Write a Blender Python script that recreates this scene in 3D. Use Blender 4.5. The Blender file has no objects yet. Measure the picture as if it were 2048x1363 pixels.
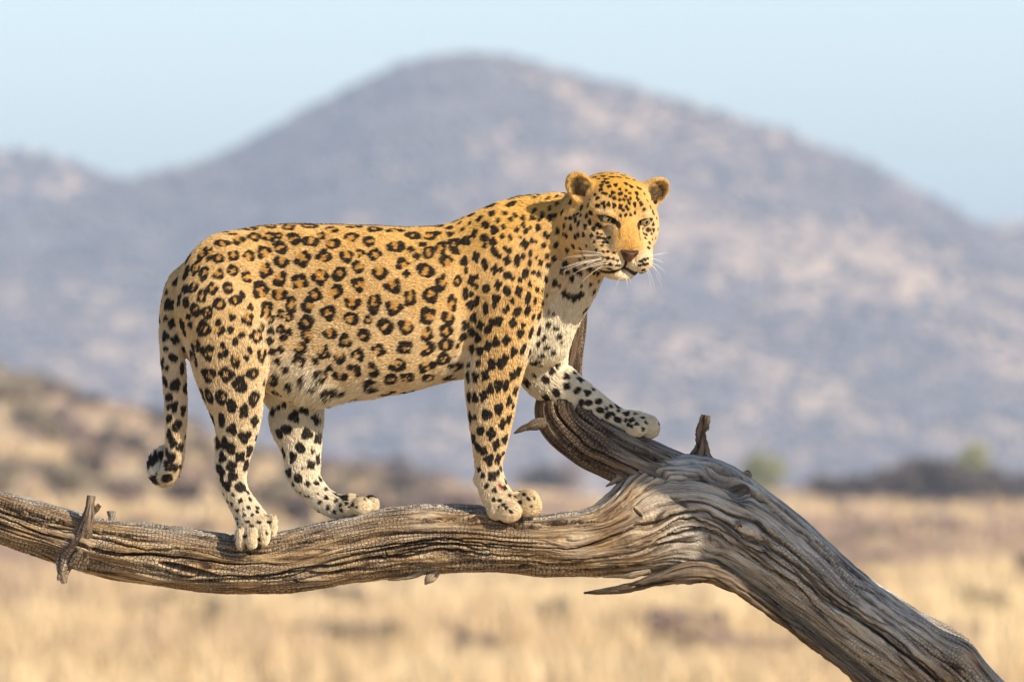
import bpy, math
import numpy as np

# ------------------------------------------------------------------ camera, sky, sun, exposure
sc = bpy.context.scene
COL = sc.collection
S = 0.0011            # metres per photograph pixel in the leopard's plane
DIST = 25.0           # camera to leopard
EYE = 2.2             # camera height
HORIZON = 985.0       # photograph row of the true horizon

cam_d = bpy.data.cameras.new("camera")
cam = bpy.data.objects.new("camera", cam_d)
COL.objects.link(cam)
cam.location = (0.0, -DIST, EYE)
cam.rotation_euler = (math.radians(90), 0, 0)
cam_d.sensor_width = 36.0
cam_d.lens = 36.0 * DIST / (2048 * S)
cam_d.shift_y = (HORIZON - 681.5) / 2048.0
cam_d.clip_start = 0.5
cam_d.clip_end = 40000.0
cam_d.dof.use_dof = True
cam_d.dof.focus_distance = DIST - 0.03
cam_d.dof.aperture_fstop = (cam_d.lens / 1000.0) / 0.046
sc.camera = cam

SUN_EL, SUN_AZ = math.radians(31), math.radians(127)      # azimuth clockwise from +Y
world = bpy.data.worlds.new("World")
sc.world = world
world.use_nodes = True
wn = world.node_tree
bg = wn.nodes["Background"]
sky = wn.nodes.new("ShaderNodeTexSky")
sky.sky_type = 'NISHITA'
sky.sun_disc = False
sky.sun_elevation = SUN_EL
sky.sun_rotation = SUN_AZ
sky.altitude = 1400.0
sky.air_density = 1.0
sky.dust_density = 0.35
sky.ozone_density = 1.6
wn.links.new(sky.outputs[0], bg.inputs[0])
bg.inputs[1].default_value = 0.148

sun_d = bpy.data.lights.new("sun", 'SUN')
sun = bpy.data.objects.new("sun", sun_d)
COL.objects.link(sun)
sun_d.energy = 5.0
sun_d.angle = math.radians(0.6)
sun_d.color = (1.0, 0.87, 0.68)
sd = np.array([math.sin(SUN_AZ) * math.cos(SUN_EL), math.cos(SUN_AZ) * math.cos(SUN_EL), math.sin(SUN_EL)])
from mathutils import Vector, Matrix
sun.rotation_euler = Vector(sd).to_track_quat('Z', 'Y').to_euler()
sun.location = (60, -60, 60)

sc.view_settings.view_transform = 'Standard'
sc.view_settings.look = 'None'
sc.view_settings.gamma = 1.0
sc.view_settings.use_curve_mapping = False
sc.view_settings.exposure = 0.54
sc.render.engine = 'CYCLES'
sc.cycles.use_denoising = True
sc.cycles.max_bounces = 6
sc.cycles.diffuse_bounces = 3
sc.cycles.glossy_bounces = 2
sc.cycles.transmission_bounces = 4
sc.cycles.volume_bounces = 0
sc.cycles.transparent_max_bounces = 4
sc.cycles.use_adaptive_sampling = False

RNG = np.random.default_rng(11)


# ------------------------------------------------------------------ helpers
def _hash(i, j, k, seed):
    h = (i.astype(np.uint32) * np.uint32(374761393) + j.astype(np.uint32) * np.uint32(668265263)
         + k.astype(np.uint32) * np.uint32(2147483647) + np.uint32(seed * 974711 % 4294967291))
    h = (h ^ (h >> np.uint32(13))) * np.uint32(1274126177)
    h = (h ^ (h >> np.uint32(16))) * np.uint32(2246822519)
    h = h ^ (h >> np.uint32(15))
    return h.astype(np.float32) / np.float32(4294967295.0)


def vnoise(x, y, z, seed=0):
    """value noise, -1..1, vectorised"""
    x = np.asarray(x, np.float32); y = np.asarray(y, np.float32); z = np.asarray(z, np.float32)
    x, y, z = np.broadcast_arrays(x, y, z)
    xi = np.floor(x); yi = np.floor(y); zi = np.floor(z)
    fx = x - xi; fy = y - yi; fz = z - zi
    fx = fx * fx * fx * (fx * (fx * 6 - 15) + 10)
    fy = fy * fy * fy * (fy * (fy * 6 - 15) + 10)
    fz = fz * fz * fz * (fz * (fz * 6 - 15) + 10)
    xi = xi.astype(np.int32); yi = yi.astype(np.int32); zi = zi.astype(np.int32)
    r = 0
    for a in (0, 1):
        wx = fx if a else 1 - fx
        for b in (0, 1):
            wy = fy if b else 1 - fy
            for c in (0, 1):
                wz = fz if c else 1 - fz
                r = r + wx * wy * wz * _hash(xi + a, yi + b, zi + c, seed)
    return r * 2 - 1


def fbm(x, y, z, seed=0, octv=3, gain=0.5):
    t = 0; amp = 1.0; tot = 0
    for o in range(octv):
        t = t + amp * vnoise(x * 2 ** o, y * 2 ** o, z * 2 ** o, seed + 17 * o)
        tot += amp; amp *= gain
    return t / tot


def sstep(a, b, x):
    t = np.clip((x - a) / (b - a), 0, 1)
    return t * t * (3 - 2 * t)


def mesh_from(name, V, F, mats, smooth=True):
    """V (n,3), F: list of arrays of faces, all of the same corner count in each array"""
    me = bpy.data.meshes.new(name)
    V = np.ascontiguousarray(V, np.float32)
    Fs = F if isinstance(F, list) else [F]
    nl = sum(f.size for f in Fs); npol = sum(len(f) for f in Fs)
    me.vertices.add(len(V)); me.vertices.foreach_set("co", V.ravel())
    me.loops.add(nl); me.loops.foreach_set("vertex_index", np.concatenate([f.ravel() for f in Fs]).astype(np.int32))
    me.polygons.add(npol)
    tot = np.concatenate([np.full(len(f), f.shape[1], np.int32) for f in Fs])
    st = np.concatenate([[0], np.cumsum(tot)[:-1]]).astype(np.int32)
    me.polygons.foreach_set("loop_start", st)
    try:
        me.polygons.foreach_set("loop_total", tot)
    except Exception:
        pass
    me.polygons.foreach_set("use_smooth", np.full(npol, smooth, bool))
    for m in (mats if isinstance(mats, (list, tuple)) else [mats]):
        me.materials.append(m)
    me.update(calc_edges=True)
    return me


def color_attr(me, name, C):
    a = me.attributes.new(name, 'FLOAT_COLOR', 'POINT')
    C = np.asarray(C, np.float32)
    if C.shape[1] == 3:
        C = np.concatenate([C, np.ones((len(C), 1), np.float32)], 1)
    a.data.foreach_set("color", np.ascontiguousarray(C).ravel())


def obj(name, data, parent=None, **props):
    o = bpy.data.objects.new(name, data)
    COL.objects.link(o)
    if parent is not None:
        o.parent = parent
    for k, v in props.items():
        o[k] = v
    return o


def empty(name, loc, **props):
    o = obj(name, None, **props)
    o.location = loc
    o.empty_display_size = 0.2
    return o


def thing_parent(o, root):
    """parent o (built in world coordinates) to root, an Empty away from the origin"""
    o.parent = root
    o.matrix_parent_inverse = Matrix.Translation(-Vector(root.location))


class NT:
    """small node-tree helper"""
    def __init__(self, name):
        self.m = bpy.data.materials.new(name)
        self.m.use_nodes = True
        self.t = self.m.node_tree
        self.b = self.t.nodes["Principled BSDF"]
        self.out = self.t.nodes["Material Output"]

    def n(self, kind, **kw):
        nd = self.t.nodes.new(kind)
        for k, v in kw.items():
            if k.startswith("i_"):
                key = k[2:]
                nd.inputs[int(key) if key.isdigit() else key.replace("_", " ")].default_value = v
            else:
                setattr(nd, k, v)
        return nd

    def l(self, a, b):
        self.t.links.new(a, b)

    def ramp(self, src, stops):
        r = self.n("ShaderNodeValToRGB")
        e = r.color_ramp.elements
        while len(e) < len(stops):
            e.new(0.5)
        for el, (p, c) in zip(e, stops):
            el.position = p
            el.color = (*c, 1) if len(c) == 3 else c
        self.l(src, r.inputs[0])
        return r.outputs[0]

    def mix(self, fac, a, b, mode='MIX'):
        m = self.n("ShaderNodeMix", data_type='RGBA', blend_type=mode)
        for s, v in ((m.inputs[0], fac), (m.inputs[6], a), (m.inputs[7], b)):
            if hasattr(v, "is_linked") or hasattr(v, "links"):
                self.l(v, s)
            elif isinstance(v, (int, float)):
                s.default_value = v
            else:
                s.default_value = (*v, 1)
        return m.outputs[2]

    def math(self, op, a, b=0.0, clamp=False):
        m = self.n("ShaderNodeMath", operation=op, use_clamp=clamp)
        for s, v in ((m.inputs[0], a), (m.inputs[1], b)):
            if isinstance(v, (int, float)):
                s.default_value = v
            else:
                self.l(v, s)
        return m.outputs[0]


def px(X, P, Y=0.0):
    """photograph column, row and depth (in photograph pixels at the leopard's plane) -> metres,
    corrected for the distance so that a thing of given outline keeps its real place"""
    X = np.asarray(X, float); P = np.asarray(P, float); Y = np.asarray(Y, float)
    k = 1.0 + Y * S / DIST
    return np.stack(np.broadcast_arrays((X - 1024) * S * k, Y * S, EYE + (HORIZON - P) * S * k), -1)


def far(X, P, D):
    """photograph column and row at D metres from the camera -> world x, y, z"""
    k = S / DIST * D
    return np.stack(np.broadcast_arrays((np.asarray(X, float) - 1024) * k, np.asarray(D, float) - DIST,
                                        EYE + (HORIZON - np.asarray(P, float)) * k), -1)


def grid_faces(nu, nv, close_v=False):
    i = np.arange(nu - 1)[:, None]
    j = np.arange(nv if close_v else nv - 1)[None, :]
    j2 = (j + 1) % nv
    a = i * nv + j; b = (i + 1) * nv + j; c = (i + 1) * nv + j2; d = i * nv + j2
    return np.stack([a, b, c, d], -1).reshape(-1, 4)


def catmull(P, n):
    """resample control rows P to n rows, evenly in index-chord length"""
    P = np.asarray(P, float)
    d = np.linalg.norm(np.diff(P[:, :3], axis=0), axis=1)
    t = np.concatenate([[0], np.cumsum(d)])
    q = np.linspace(0, t[-1], n)
    M = np.zeros_like(P)
    M[1:-1] = (P[2:] - P[:-2]) / (t[2:] - t[:-2])[:, None]
    M[0] = (P[1] - P[0]) / d[0]; M[-1] = (P[-1] - P[-2]) / d[-1]
    i = np.clip(np.searchsorted(t, q, side='right') - 1, 0, len(d) - 1)
    h = d[i][:, None]; u = ((q - t[i]) / d[i])[:, None]
    return ((2 * u**3 - 3 * u**2 + 1) * P[i] + (u**3 - 2 * u**2 + u) * h * M[i]
            + (-2 * u**3 + 3 * u**2) * P[i + 1] + (u**3 - u**2) * h * M[i + 1])

# ------------------------------------------------------------------ ground, mountain, hills
def mat_ground():
    g = NT("dry_ground")
    tc = g.n("ShaderNodeNewGeometry")
    mp = g.n("ShaderNodeMapping")
    g.l(tc.outputs["Position"], mp.inputs[0])
    n1 = g.n("ShaderNodeTexNoise", i_Scale=0.05, i_Detail=4.0, i_Roughness=0.6)
    n2 = g.n("ShaderNodeTexNoise", i_Scale=0.9, i_Detail=3.0)
    g.l(mp.outputs[0], n1.inputs["Vector"]); g.l(mp.outputs[0], n2.inputs["Vector"])
    c1 = g.ramp(n1.outputs[0], [(0.33, (0.34, 0.23, 0.16)), (0.5, (0.55, 0.40, 0.22)), (0.66, (0.66, 0.50, 0.28))])
    c2 = g.ramp(n2.outputs[0], [(0.3, (0.75, 0.75, 0.75)), (0.7, (1.05, 1.05, 1.05))])
    g.l(g.mix(1.0, c1, c2, 'MULTIPLY'), g.b.inputs["Base Color"])
    g.b.inputs["Roughness"].default_value = 0.95
    g.b.inputs["Specular IOR Level"].default_value = 0.1
    return g.m


def mat_mountain():
    g = NT("dry_mountain_slope")
    tc = g.n("ShaderNodeNewGeometry")
    n1 = g.n("ShaderNodeTexNoise", i_Scale=0.03, i_Detail=6.0, i_Roughness=0.7)
    n2 = g.n("ShaderNodeTexNoise", i_Scale=0.09, i_Detail=3.0)
    mp = g.n("ShaderNodeMapping")
    mp.inputs["Scale"].default_value = (1.0, 0.5, 1.4)
    mp.inputs["Rotation"].default_value = (0, 0.5, 0)
    g.l(tc.outputs["Position"], mp.inputs[0])
    g.l(mp.outputs[0], n1.inputs["Vector"]); g.l(mp.outputs[0], n2.inputs["Vector"])
    c1 = g.ramp(n1.outputs[0], [(0.36, (0.24, 0.175, 0.15)), (0.47, (0.52, 0.37, 0.26)), (0.60, (0.70, 0.51, 0.34))])
    c2 = g.ramp(n2.outputs[0], [(0.3, (0.6, 0.6, 0.62)), (0.65, (1.1, 1.08, 1.05))])
    g.l(g.mix(1.0, c1, c2, 'MULTIPLY'), g.b.inputs["Base Color"])
    g.b.inputs["Roughness"].default_value = 1.0
    g.b.inputs["Specular IOR Level"].default_value = 0.0
    return g.m


def left_rise(x, y):
    """the low bushy hillside on the left"""
    D = y + DIST
    prof = np.interp(x * 1000.0 / np.maximum(D, 1.0), [-160, -90, -60, -45, -38, -31, -24, -15, -4, 10, 40],
                     [32, 20, 15.0, 12.8, 10.6, 8.4, 6.0, 3.8, 2.2, 0.9, 0.0])
    return prof * sstep(330, 1080, D) * (1 - sstep(1250, 1900, D))


def ground_z(x, y):
    D = np.hypot(x, y + DIST)
    z = 0.25 * vnoise(x / 45.0, y / 60.0, 0.0, 5) * sstep(30, 90, D)
    z = z + 0.10 * vnoise(x / 9.0, y / 14.0, 3.0, 6) * sstep(60, 120, D)
    z = z + left_rise(x, y)
    z = z + 1.3 * sstep(500, 1100, D) * sstep(5, 30, x * 1000 / np.maximum(D, 1)) * (1 - sstep(1300, 2200, D))
    return z


M_ground = mat_ground()
M_mount = mat_mountain()
ang = np.unique(np.concatenate([np.linspace(-math.pi, math.pi, 121), np.radians(np.linspace(-9, 9, 161))]))[:-1]
rad = np.concatenate([np.linspace(0.5, 60, 40), np.geomspace(62, 2600, 200), np.geomspace(2700, 14000, 24)])
A, R = np.meshgrid(ang, rad)
gx = R * np.sin(A); gy = R * np.cos(A) - DIST
V = np.stack([gx, gy, ground_z(gx, gy)], -1).reshape(-1, 3)
obj("ground", mesh_from("ground", V, grid_faces(len(rad), len(ang), True)[:, ::-1], M_ground), kind="structure")


def ridge_mesh(name, prof, D0, half, front, back, amp, seed, nx=260, ny=150):
    """a mountain whose crest, seen from the plain, follows prof [(column, row)...]"""
    k = S / DIST * D0
    prof = np.array(prof, float)
    x = np.linspace(-half, half, nx)
    crest = np.interp(x, (prof[:, 0] - 1024) * k, EYE + (HORIZON - prof[:, 1]) * k)
    w = max(3, int(nx * 18.0 / (2 * half)))
    ker = np.ones(w) / w
    crest = np.convolve(np.pad(crest, w, mode='edge'), ker, 'same')[w:-w]
    v = np.linspace(0, 1, ny)
    y = D0 - DIST + np.where(v < 0.8, -front * (1 - v / 0.8), back * (v - 0.8) / 0.2)
    Xg, Yg = np.meshgrid(x, y)
    t = np.where(v < 0.8, v / 0.8, 1 - (v - 0.8) / 0.2)[:, None]
    prof_t = 0.72 * t ** 1.35 + 0.28 * (1 - np.cos(t * math.pi)) / 2
    fade = np.sin(np.clip(t, 0, 1) * math.pi) ** 1.6
    gul = fbm(Xg / 70.0, Yg / 210.0, 0.0, seed, 4)
    gul2 = 1 - np.abs(fbm(Xg / 110.0 + Yg / 500.0, Yg / 300.0, 4.0, seed + 3, 3)) * 2
    Z = crest[None, :] * prof_t + amp * fade * (0.8 * gul + 0.5 * gul2) + 2.0 * vnoise(Xg / 14, Yg / 14, 0, seed + 7) * fade - 3.0 * (1 - t)
    V = np.stack([Xg, Yg, Z], -1)
    me = mesh_from(name, V.reshape(-1, 3), grid_faces(ny, nx)[:, ::-1], M_mount)
    return me, x, y, V


PM = [(-3500, 760), (-2600, 560), (-1900, 700), (-900, 560), (-300, 480), (0, 440), (120, 400), (250, 357), (330, 342), (400, 320), (480, 290), (560, 250),
      (620, 215), (700, 170), (780, 135), (850, 112), (900, 104), (950, 103), (1000, 108), (1100, 130), (1200, 160),
      (1300, 185), (1400, 210), (1500, 240), (1600, 275), (1700, 312), (1800, 360), (1850, 387), (1920, 428),
      (2000, 475), (2200, 560), (2700, 700), (3600, 640), (4600, 500), (5600, 720)]
me, mx, my, MV = ridge_mesh("mountain", PM, 5000.0, 900.0, 760.0, 500.0, 9.0, 3, 330, 140)
obj("mountain", me, kind="structure")
PL = [(-5000, 500), (-3000, 260), (-1200, 420), (-500, 330), (-100, 297), (20, 296), (60, 299), (100, 304), (150, 319), (200, 340), (260, 362), (420, 430),
      (700, 560), (1400, 700), (1700, 560), (1900, 452), (1970, 443), (2100, 442), (2300, 420), (2900, 470), (4000, 330), (6000, 600)]
me, lx, ly, LV = ridge_mesh("far_hills", PL, 5700.0, 2000.0, 620.0, 700.0, 9.0, 9, 300, 100)
obj("far_hills", me, kind="structure")

# bushes on the far slopes: too many and too far to tell apart
def mat_plain(name, c, rough=0.95, var=0.0, scale=1.0):
    g = NT(name)
    g.b.inputs["Base Color"].default_value = (*c, 1)
    g.b.inputs["Roughness"].default_value = rough
    g.b.inputs["Specular IOR Level"].default_value = 0.15
    if var:
        tc = g.n("ShaderNodeNewGeometry")
        n = g.n("ShaderNodeTexNoise", i_Scale=scale, i_Detail=3.0)
        g.l(tc.outputs["Position"], n.inputs["Vector"])
        lo = tuple(v * (1 - var) for v in c); hi = tuple(v * (1 + var) for v in c)
        g.l(g.ramp(n.outputs[0], [(0.3, lo), (0.7, hi)]), g.b.inputs["Base Color"])
    return g.m


def slope_bushes(name, V, n, xlim, r0, r1, mat, seed):
    rg = np.random.default_rng(seed)
    iv = np.array([(1, 0, 0), (0, 1, 0), (-1, 0, 0), (0, -1, 0), (0, 0, 1), (0, 0, -1)], float)
    jf = np.array([(0, 1, 4), (1, 2, 4), (2, 3, 4), (3, 0, 4), (1, 0, 5), (2, 1, 5), (3, 2, 5), (0, 3, 5)])
    ny, nx, _ = V.shape
    a = rg.random((n * 6, 2))
    fi = a[:, 0] * (ny * 0.80 - 2); fj = a[:, 1] * (nx - 2)
    i = fi.astype(int); j = fj.astype(int); fi -= i; fj -= j
    P = (V[i, j] * ((1 - fi) * (1 - fj))[:, None] + V[i + 1, j] * (fi * (1 - fj))[:, None]
         + V[i, j + 1] * ((1 - fi) * fj)[:, None] + V[i + 1, j + 1] * (fi * fj)[:, None])
    den = fbm(P[:, 0] / 60 + P[:, 2] / 40, P[:, 1] / 140, P[:, 2] / 45, seed, 3)
    keep = (np.abs(P[:, 0]) < xlim) & (rg.random(len(P)) < sstep(-0.35, 0.45, den) * 0.9 + 0.1)
    P = P[keep][:n]
    m = len(P)
    r = rg.uniform(r0, r1, m) * (0.6 + 0.7 * rg.random(m))
    jit = 1 + 0.45 * (rg.random((m, 6)) - 0.5)
    W = iv[None] * jit[:, :, None] * r[:, None, None] * np.array([1.15, 1.15, 0.8])
    W[:, :, 2] += r[:, None] * 0.45
    W = (W + P[:, None]).reshape(-1, 3)
    F = (jf[None] + (np.arange(m) * 6)[:, None, None]).reshape(-1, 3)
    obj(name, mesh_from(name, W, F, mat, False), kind="stuff",
        label="dark thorn scrub scattered over the mountain slope" if "mountain" in name else "dark thorn scrub scattered over the distant hills",
        category="scrub")


M_scrub = mat_plain("far_scrub", (0.20, 0.16, 0.15), 1.0, 0.5, 0.05)
slope_bushes("mountain_scrub", MV, 26000, 330.0, 1.2, 2.8, M_scrub, 21)
slope_bushes("far_hill_scrub", LV, 7000, 520.0, 2.5, 5.0, M_scrub, 22)


# ------------------------------------------------------------------ dry grass
def grass(name, d0, d1, n, h0, h1, wid, blades, mat, seed, label):
    rg = np.random.default_rng(seed)
    d = np.sqrt(rg.random(n * 3) * (d1 * d1 - d0 * d0) + d0 * d0)
    x = (rg.random(n * 3) * 2 - 1) * 0.088 * d
    y = d - DIST
    den = fbm(x / 7.0, y / 26.0, 0, seed, 3)
    k = rg.random(n * 3) < sstep(-0.5, 0.35, den) * 0.85 + 0.15
    x, y, den = x[k][:n], y[k][:n], den[k][:n]
    m = len(x)
    z = ground_z(x, y)
    hh = rg.uniform(h0, h1, m) * (0.75 + 0.5 * sstep(-0.3, 0.5, den))
    az = rg.random((m, blades)) * 2 * math.pi
    lean = rg.uniform(0.1, 0.75, (m, blades)) ** 1.2
    h = hh[:, None] * rg.uniform(0.55, 1.0, (m, blades))
    br = hh[:, None] * 0.25 * rg.random((m, blades))
    bx = x[:, None] + br * np.cos(az); by = y[:, None] + br * np.sin(az)
    tx = bx + np.cos(az) * lean * h; ty = by + np.sin(az) * lean * h; tz = z[:, None] + h
    pa = az + math.pi / 2 + rg.normal(0, 0.6, az.shape)
    w = wid * hh[:, None]
    V = np.stack([np.stack([bx - w * np.cos(pa), by - w * np.sin(pa), z[:, None] + 0 * bx - 0.02], -1),
                  np.stack([bx + w * np.cos(pa), by + w * np.sin(pa), z[:, None] + 0 * bx - 0.02], -1),
                  np.stack([tx, ty, tz], -1)], -2).reshape(-1, 3)
    F = np.arange(len(V)).reshape(-1, 3)
    me = mesh_from(name, V, F, mat, False)
    tone = np.clip(0.52 + 0.85 * fbm(x / 14.0, y / 46.0, 9.0, seed + 4, 3) + 0.22 * (rg.random(m) - 0.5), 0, 1)
    a = me.attributes.new("tone", 'FLOAT', 'POINT')
    a.data.foreach_set("value", np.repeat(tone, blades * 3).astype(np.float32))
    obj(name, me, kind="stuff", label=label, category="grass")


def mat_grass():
    g = NT("dry_grass")
    at = g.n("ShaderNodeAttribute", attribute_name="tone")
    c = g.ramp(at.outputs["Fac"], [(0.24, (0.36, 0.25, 0.20)), (0.42, (0.51, 0.365, 0.25)), (0.6, (0.63, 0.46, 0.26)), (0.8, (0.74, 0.57, 0.335))])
    g.l(c, g.b.inputs["Base Color"])
    g.b.inputs["Roughness"].default_value = 0.8
    g.b.inputs["Specular IOR Level"].default_value = 0.2
    return g.m


M_grass = mat_grass()
grass("dry_grass", 92, 420, 20000, 0.30, 0.75, 0.034, 10, M_grass, 31, "pale golden dry grass covering the near plain")
grass("distant_dry_grass", 420, 1700, 15000, 0.5, 1.2, 0.12, 9, M_grass, 32, "tawny dry grass covering the far plain")


# ------------------------------------------------------------------ bushes, one by one
def tube_mesh(path, rad, nth=6):
    path = np.asarray(path, float); rad = np.asarray(rad, float)
    T = np.gradient(path, axis=0); T /= np.linalg.norm(T, axis=1)[:, None]
    ref = np.where(np.abs(T[:, 2:3]) > 0.9, np.array([[1.0, 0, 0]]), np.array([[0, 0, 1.0]]))
    U = np.cross(T, ref); U /= np.linalg.norm(U, axis=1)[:, None]
    W = np.cross(T, U)
    th = np.arange(nth) * 2 * math.pi / nth
    V = path[:, None] + rad[:, None, None] * (np.cos(th)[None, :, None] * U[:, None] + np.sin(th)[None, :, None] * W[:, None])
    return V.reshape(-1, 3), grid_faces(len(path), nth, True)


def bush_meshes(seed, mat_leaf, mat_stem, n_leaf=900, leaf=0.07, open_=0.0):
    """unit bush: about 1 m wide and 1 m high, stems plus a ragged crown of small leaves and twigs"""
    rg = np.random.default_rng(seed)
    sv, sf, off = [], [], 0
    tips = []
    for k in range(9):
        a = rg.random() * 6.283; l = rg.uniform(0.15, 0.48); h = rg.uniform(0.55, 0.95)
        q = np.linspace(0, 1, 6)[:, None]
        p = np.concatenate([np.cos(a) * l * q ** 1.3, np.sin(a) * l * q ** 1.3, h * q], 1) + rg.normal(0, 0.018, (6, 3)) * q
        v, f = tube_mesh(p, np.linspace(0.022, 0.006, 6), 5)
        sv.append(v); sf.append(f + off); off += len(v)
        tips += [p[3], p[4], p[5]]
        for b in range(3):
            s = p[rg.integers(2, 5)]
            e = s + np.array([rg.normal(0, 0.16), rg.normal(0, 0.16), rg.uniform(0.02, 0.25)])
            v, f = tube_mesh(np.linspace(s, e, 3), [0.009, 0.006, 0.003], 4)
            sv.append(v); sf.append(f + off); off += len(v); tips.append(e)
    tips = np.array(tips)
    c = tips[rg.integers(0, len(tips), n_leaf)] + rg.normal(0, 0.075, (n_leaf, 3)) * np.array([1, 1, 0.8])
    c[:, 2] = np.clip(c[:, 2], 0.06, 1.1)
    d1 = rg.normal(0, 1, (n_leaf, 3)); d1 /= np.linalg.norm(d1, axis=1)[:, None]
    d2 = np.cross(d1, rg.normal(0, 1, (n_leaf, 3))); d2 /= np.linalg.norm(d2, axis=1)[:, None]
    L = leaf * rg.uniform(0.5, 1.2, (n_leaf, 1))
    V = np.stack([c - d1 * L, c + d2 * L * 0.4, c + d1 * L, c - d2 * L * 0.4], 1).reshape(-1, 3)
    F = np.arange(len(V)).reshape(-1, 4)
    return mesh_from("foliage", V, F, mat_leaf, False), mesh_from("stem", np.concatenate(sv), np.concatenate(sf), mat_stem)


M_leaf_dark = mat_plain("thorn_leaf_dark", (0.135, 0.105, 0.085), 0.9, 0.35, 1.5)
M_leaf_mauve = mat_plain("thorn_leaf_mauve", (0.33, 0.24, 0.205), 0.9, 0.3, 1.5)
M_leaf_olive = mat_plain("thorn_leaf_olive", (0.33, 0.265, 0.175), 0.9, 0.3, 1.5)
M_leaf_green = mat_plain("fresh_leaf_green", (0.36, 0.34, 0.11), 0.8, 0.3, 1.5)
M_stem = mat_plain("thorn_stem", (0.13, 0.10, 0.085), 0.95, 0.3, 6.0)
KINDS = {k: [bush_meshes(s + i * 7, m, M_stem, nl, lf) for i in range(3)] for k, m, s, nl, lf in (
    ("dark", M_leaf_dark, 50, 1600, 0.10), ("mauve", M_leaf_mauve, 60, 1200, 0.085),
    ("olive", M_leaf_olive, 70, 1200, 0.09), ("green", M_leaf_green, 80, 1500, 0.10))}


def bush(kind, X, P, D, wpx, hpx, label, group=None, i=0, cat="bush"):
    """a bush whose foot stands on the ground at column X, D metres away; wpx, hpx its size in photograph pixels"""
    k = S / DIST * D
    x = (X - 1024) * k; y = D - DIST
    z = float(ground_z(np.array([x]), np.array([y]))[0])
    fo, st = KINDS[kind][i % 3]
    h = hpx * k if P is None else (EYE + (HORIZON - P) * k - z)
    e = empty("thorn_bush" if kind != "green" else "green_bush", (x, y, z - 0.03 * h), label=label, category=cat)
    if group:
        e["group"] = group
    e.rotation_euler = (0, 0, (X * 0.37 + D) % 6.28)
    e.scale = (wpx * k, wpx * k, max(h, 0.3))
    obj("foliage", fo, e); obj("stem", st, e)
    return e


rb = np.random.default_rng(77)
W_ = 1.15
# the dark thicket on the right
for i, (X, P, w) in enumerate([(1672, 968, 70), (1715, 958, 80), (1760, 950, 90), (1800, 932, 100), (1850, 925, 110), (1895, 935, 100), (1935, 940, 95), (1988, 945, 80), (2030, 968, 90), (2075, 950, 90), (1835, 950, 100), (1910, 955, 90)]):
    bush("dark", X, P - 22 + 26 * (i * 0.618 % 1.0), 860 + 14 * (i % 5), w * W_, 0, "dark leafless thorn bush in the thicket at the foot of the mountain", "bushes of the dark thicket", i)
for i, (X, P, w) in enumerate([(1090, 945, 90), (1130, 940, 80), (1060, 958, 60), (760, 925, 90), (720, 935, 70), (820, 945, 80), (660, 935, 80), (880, 955, 70), (1600, 985, 70), (1640, 975, 60), (1545, 985, 60)]):
    bush("mauve" if i % 3 else "dark", X, P - 14, 1300 + 40 * (i % 4), w * 1.2, 0, "small grey-brown thorn bush on the skyline of the plain", "bushes along the far edge of the plain", i)
bush("green", 1525, 912, 1150, 74, 0, "bright yellow-green bush beyond the trunk near a twig stub", None, 0)
bush("green", 1945, 888, 1220, 70, 0, "pale green bush rising behind the dark thicket", None, 1)
# the bushy hillside on the left
for i in range(120):
    X = rb.uniform(-60, 900); D = rb.uniform(480, 1120)
    bush(("olive", "mauve", "dark")[i % 3] if X > 60 else "olive", X, None, D, rb.uniform(40, 95) * 800 / D, rb.uniform(26, 50) * 800 / D,
         {"olive": "rounded olive-brown thorn bush on the tan hillside", "mauve": "greyish mauve thorn bush on the tan hillside",
          "dark": "dark brown thorn bush on the tan hillside"}[("olive", "mauve", "dark")[i % 3] if X > 60 else "olive"],
         {"olive": "olive bushes on the hillside", "mauve": "mauve bushes on the hillside", "dark": "dark bushes on the hillside"}[("olive", "mauve", "dark")[i % 3] if X > 60 else "olive"], i)
# low bushes in the grass of the plain
for i in range(170):
    X = rb.uniform(-60, 2110); D = 150 + 800 * rb.random() ** 1.4
    kd = "mauve" if i % 4 else "olive"
    bush(kd, X, None, D, rb.uniform(70, 190) * 400 / (D + 150), rb.uniform(26, 58) * 400 / (D + 150),
         "low mauve-brown bush in the dry grass of the plain" if kd == "mauve" else "low olive-brown bush in the dry grass of the plain",
         "mauve bushes on the plain" if kd == "mauve" else "olive bushes on the plain", i)

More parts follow.
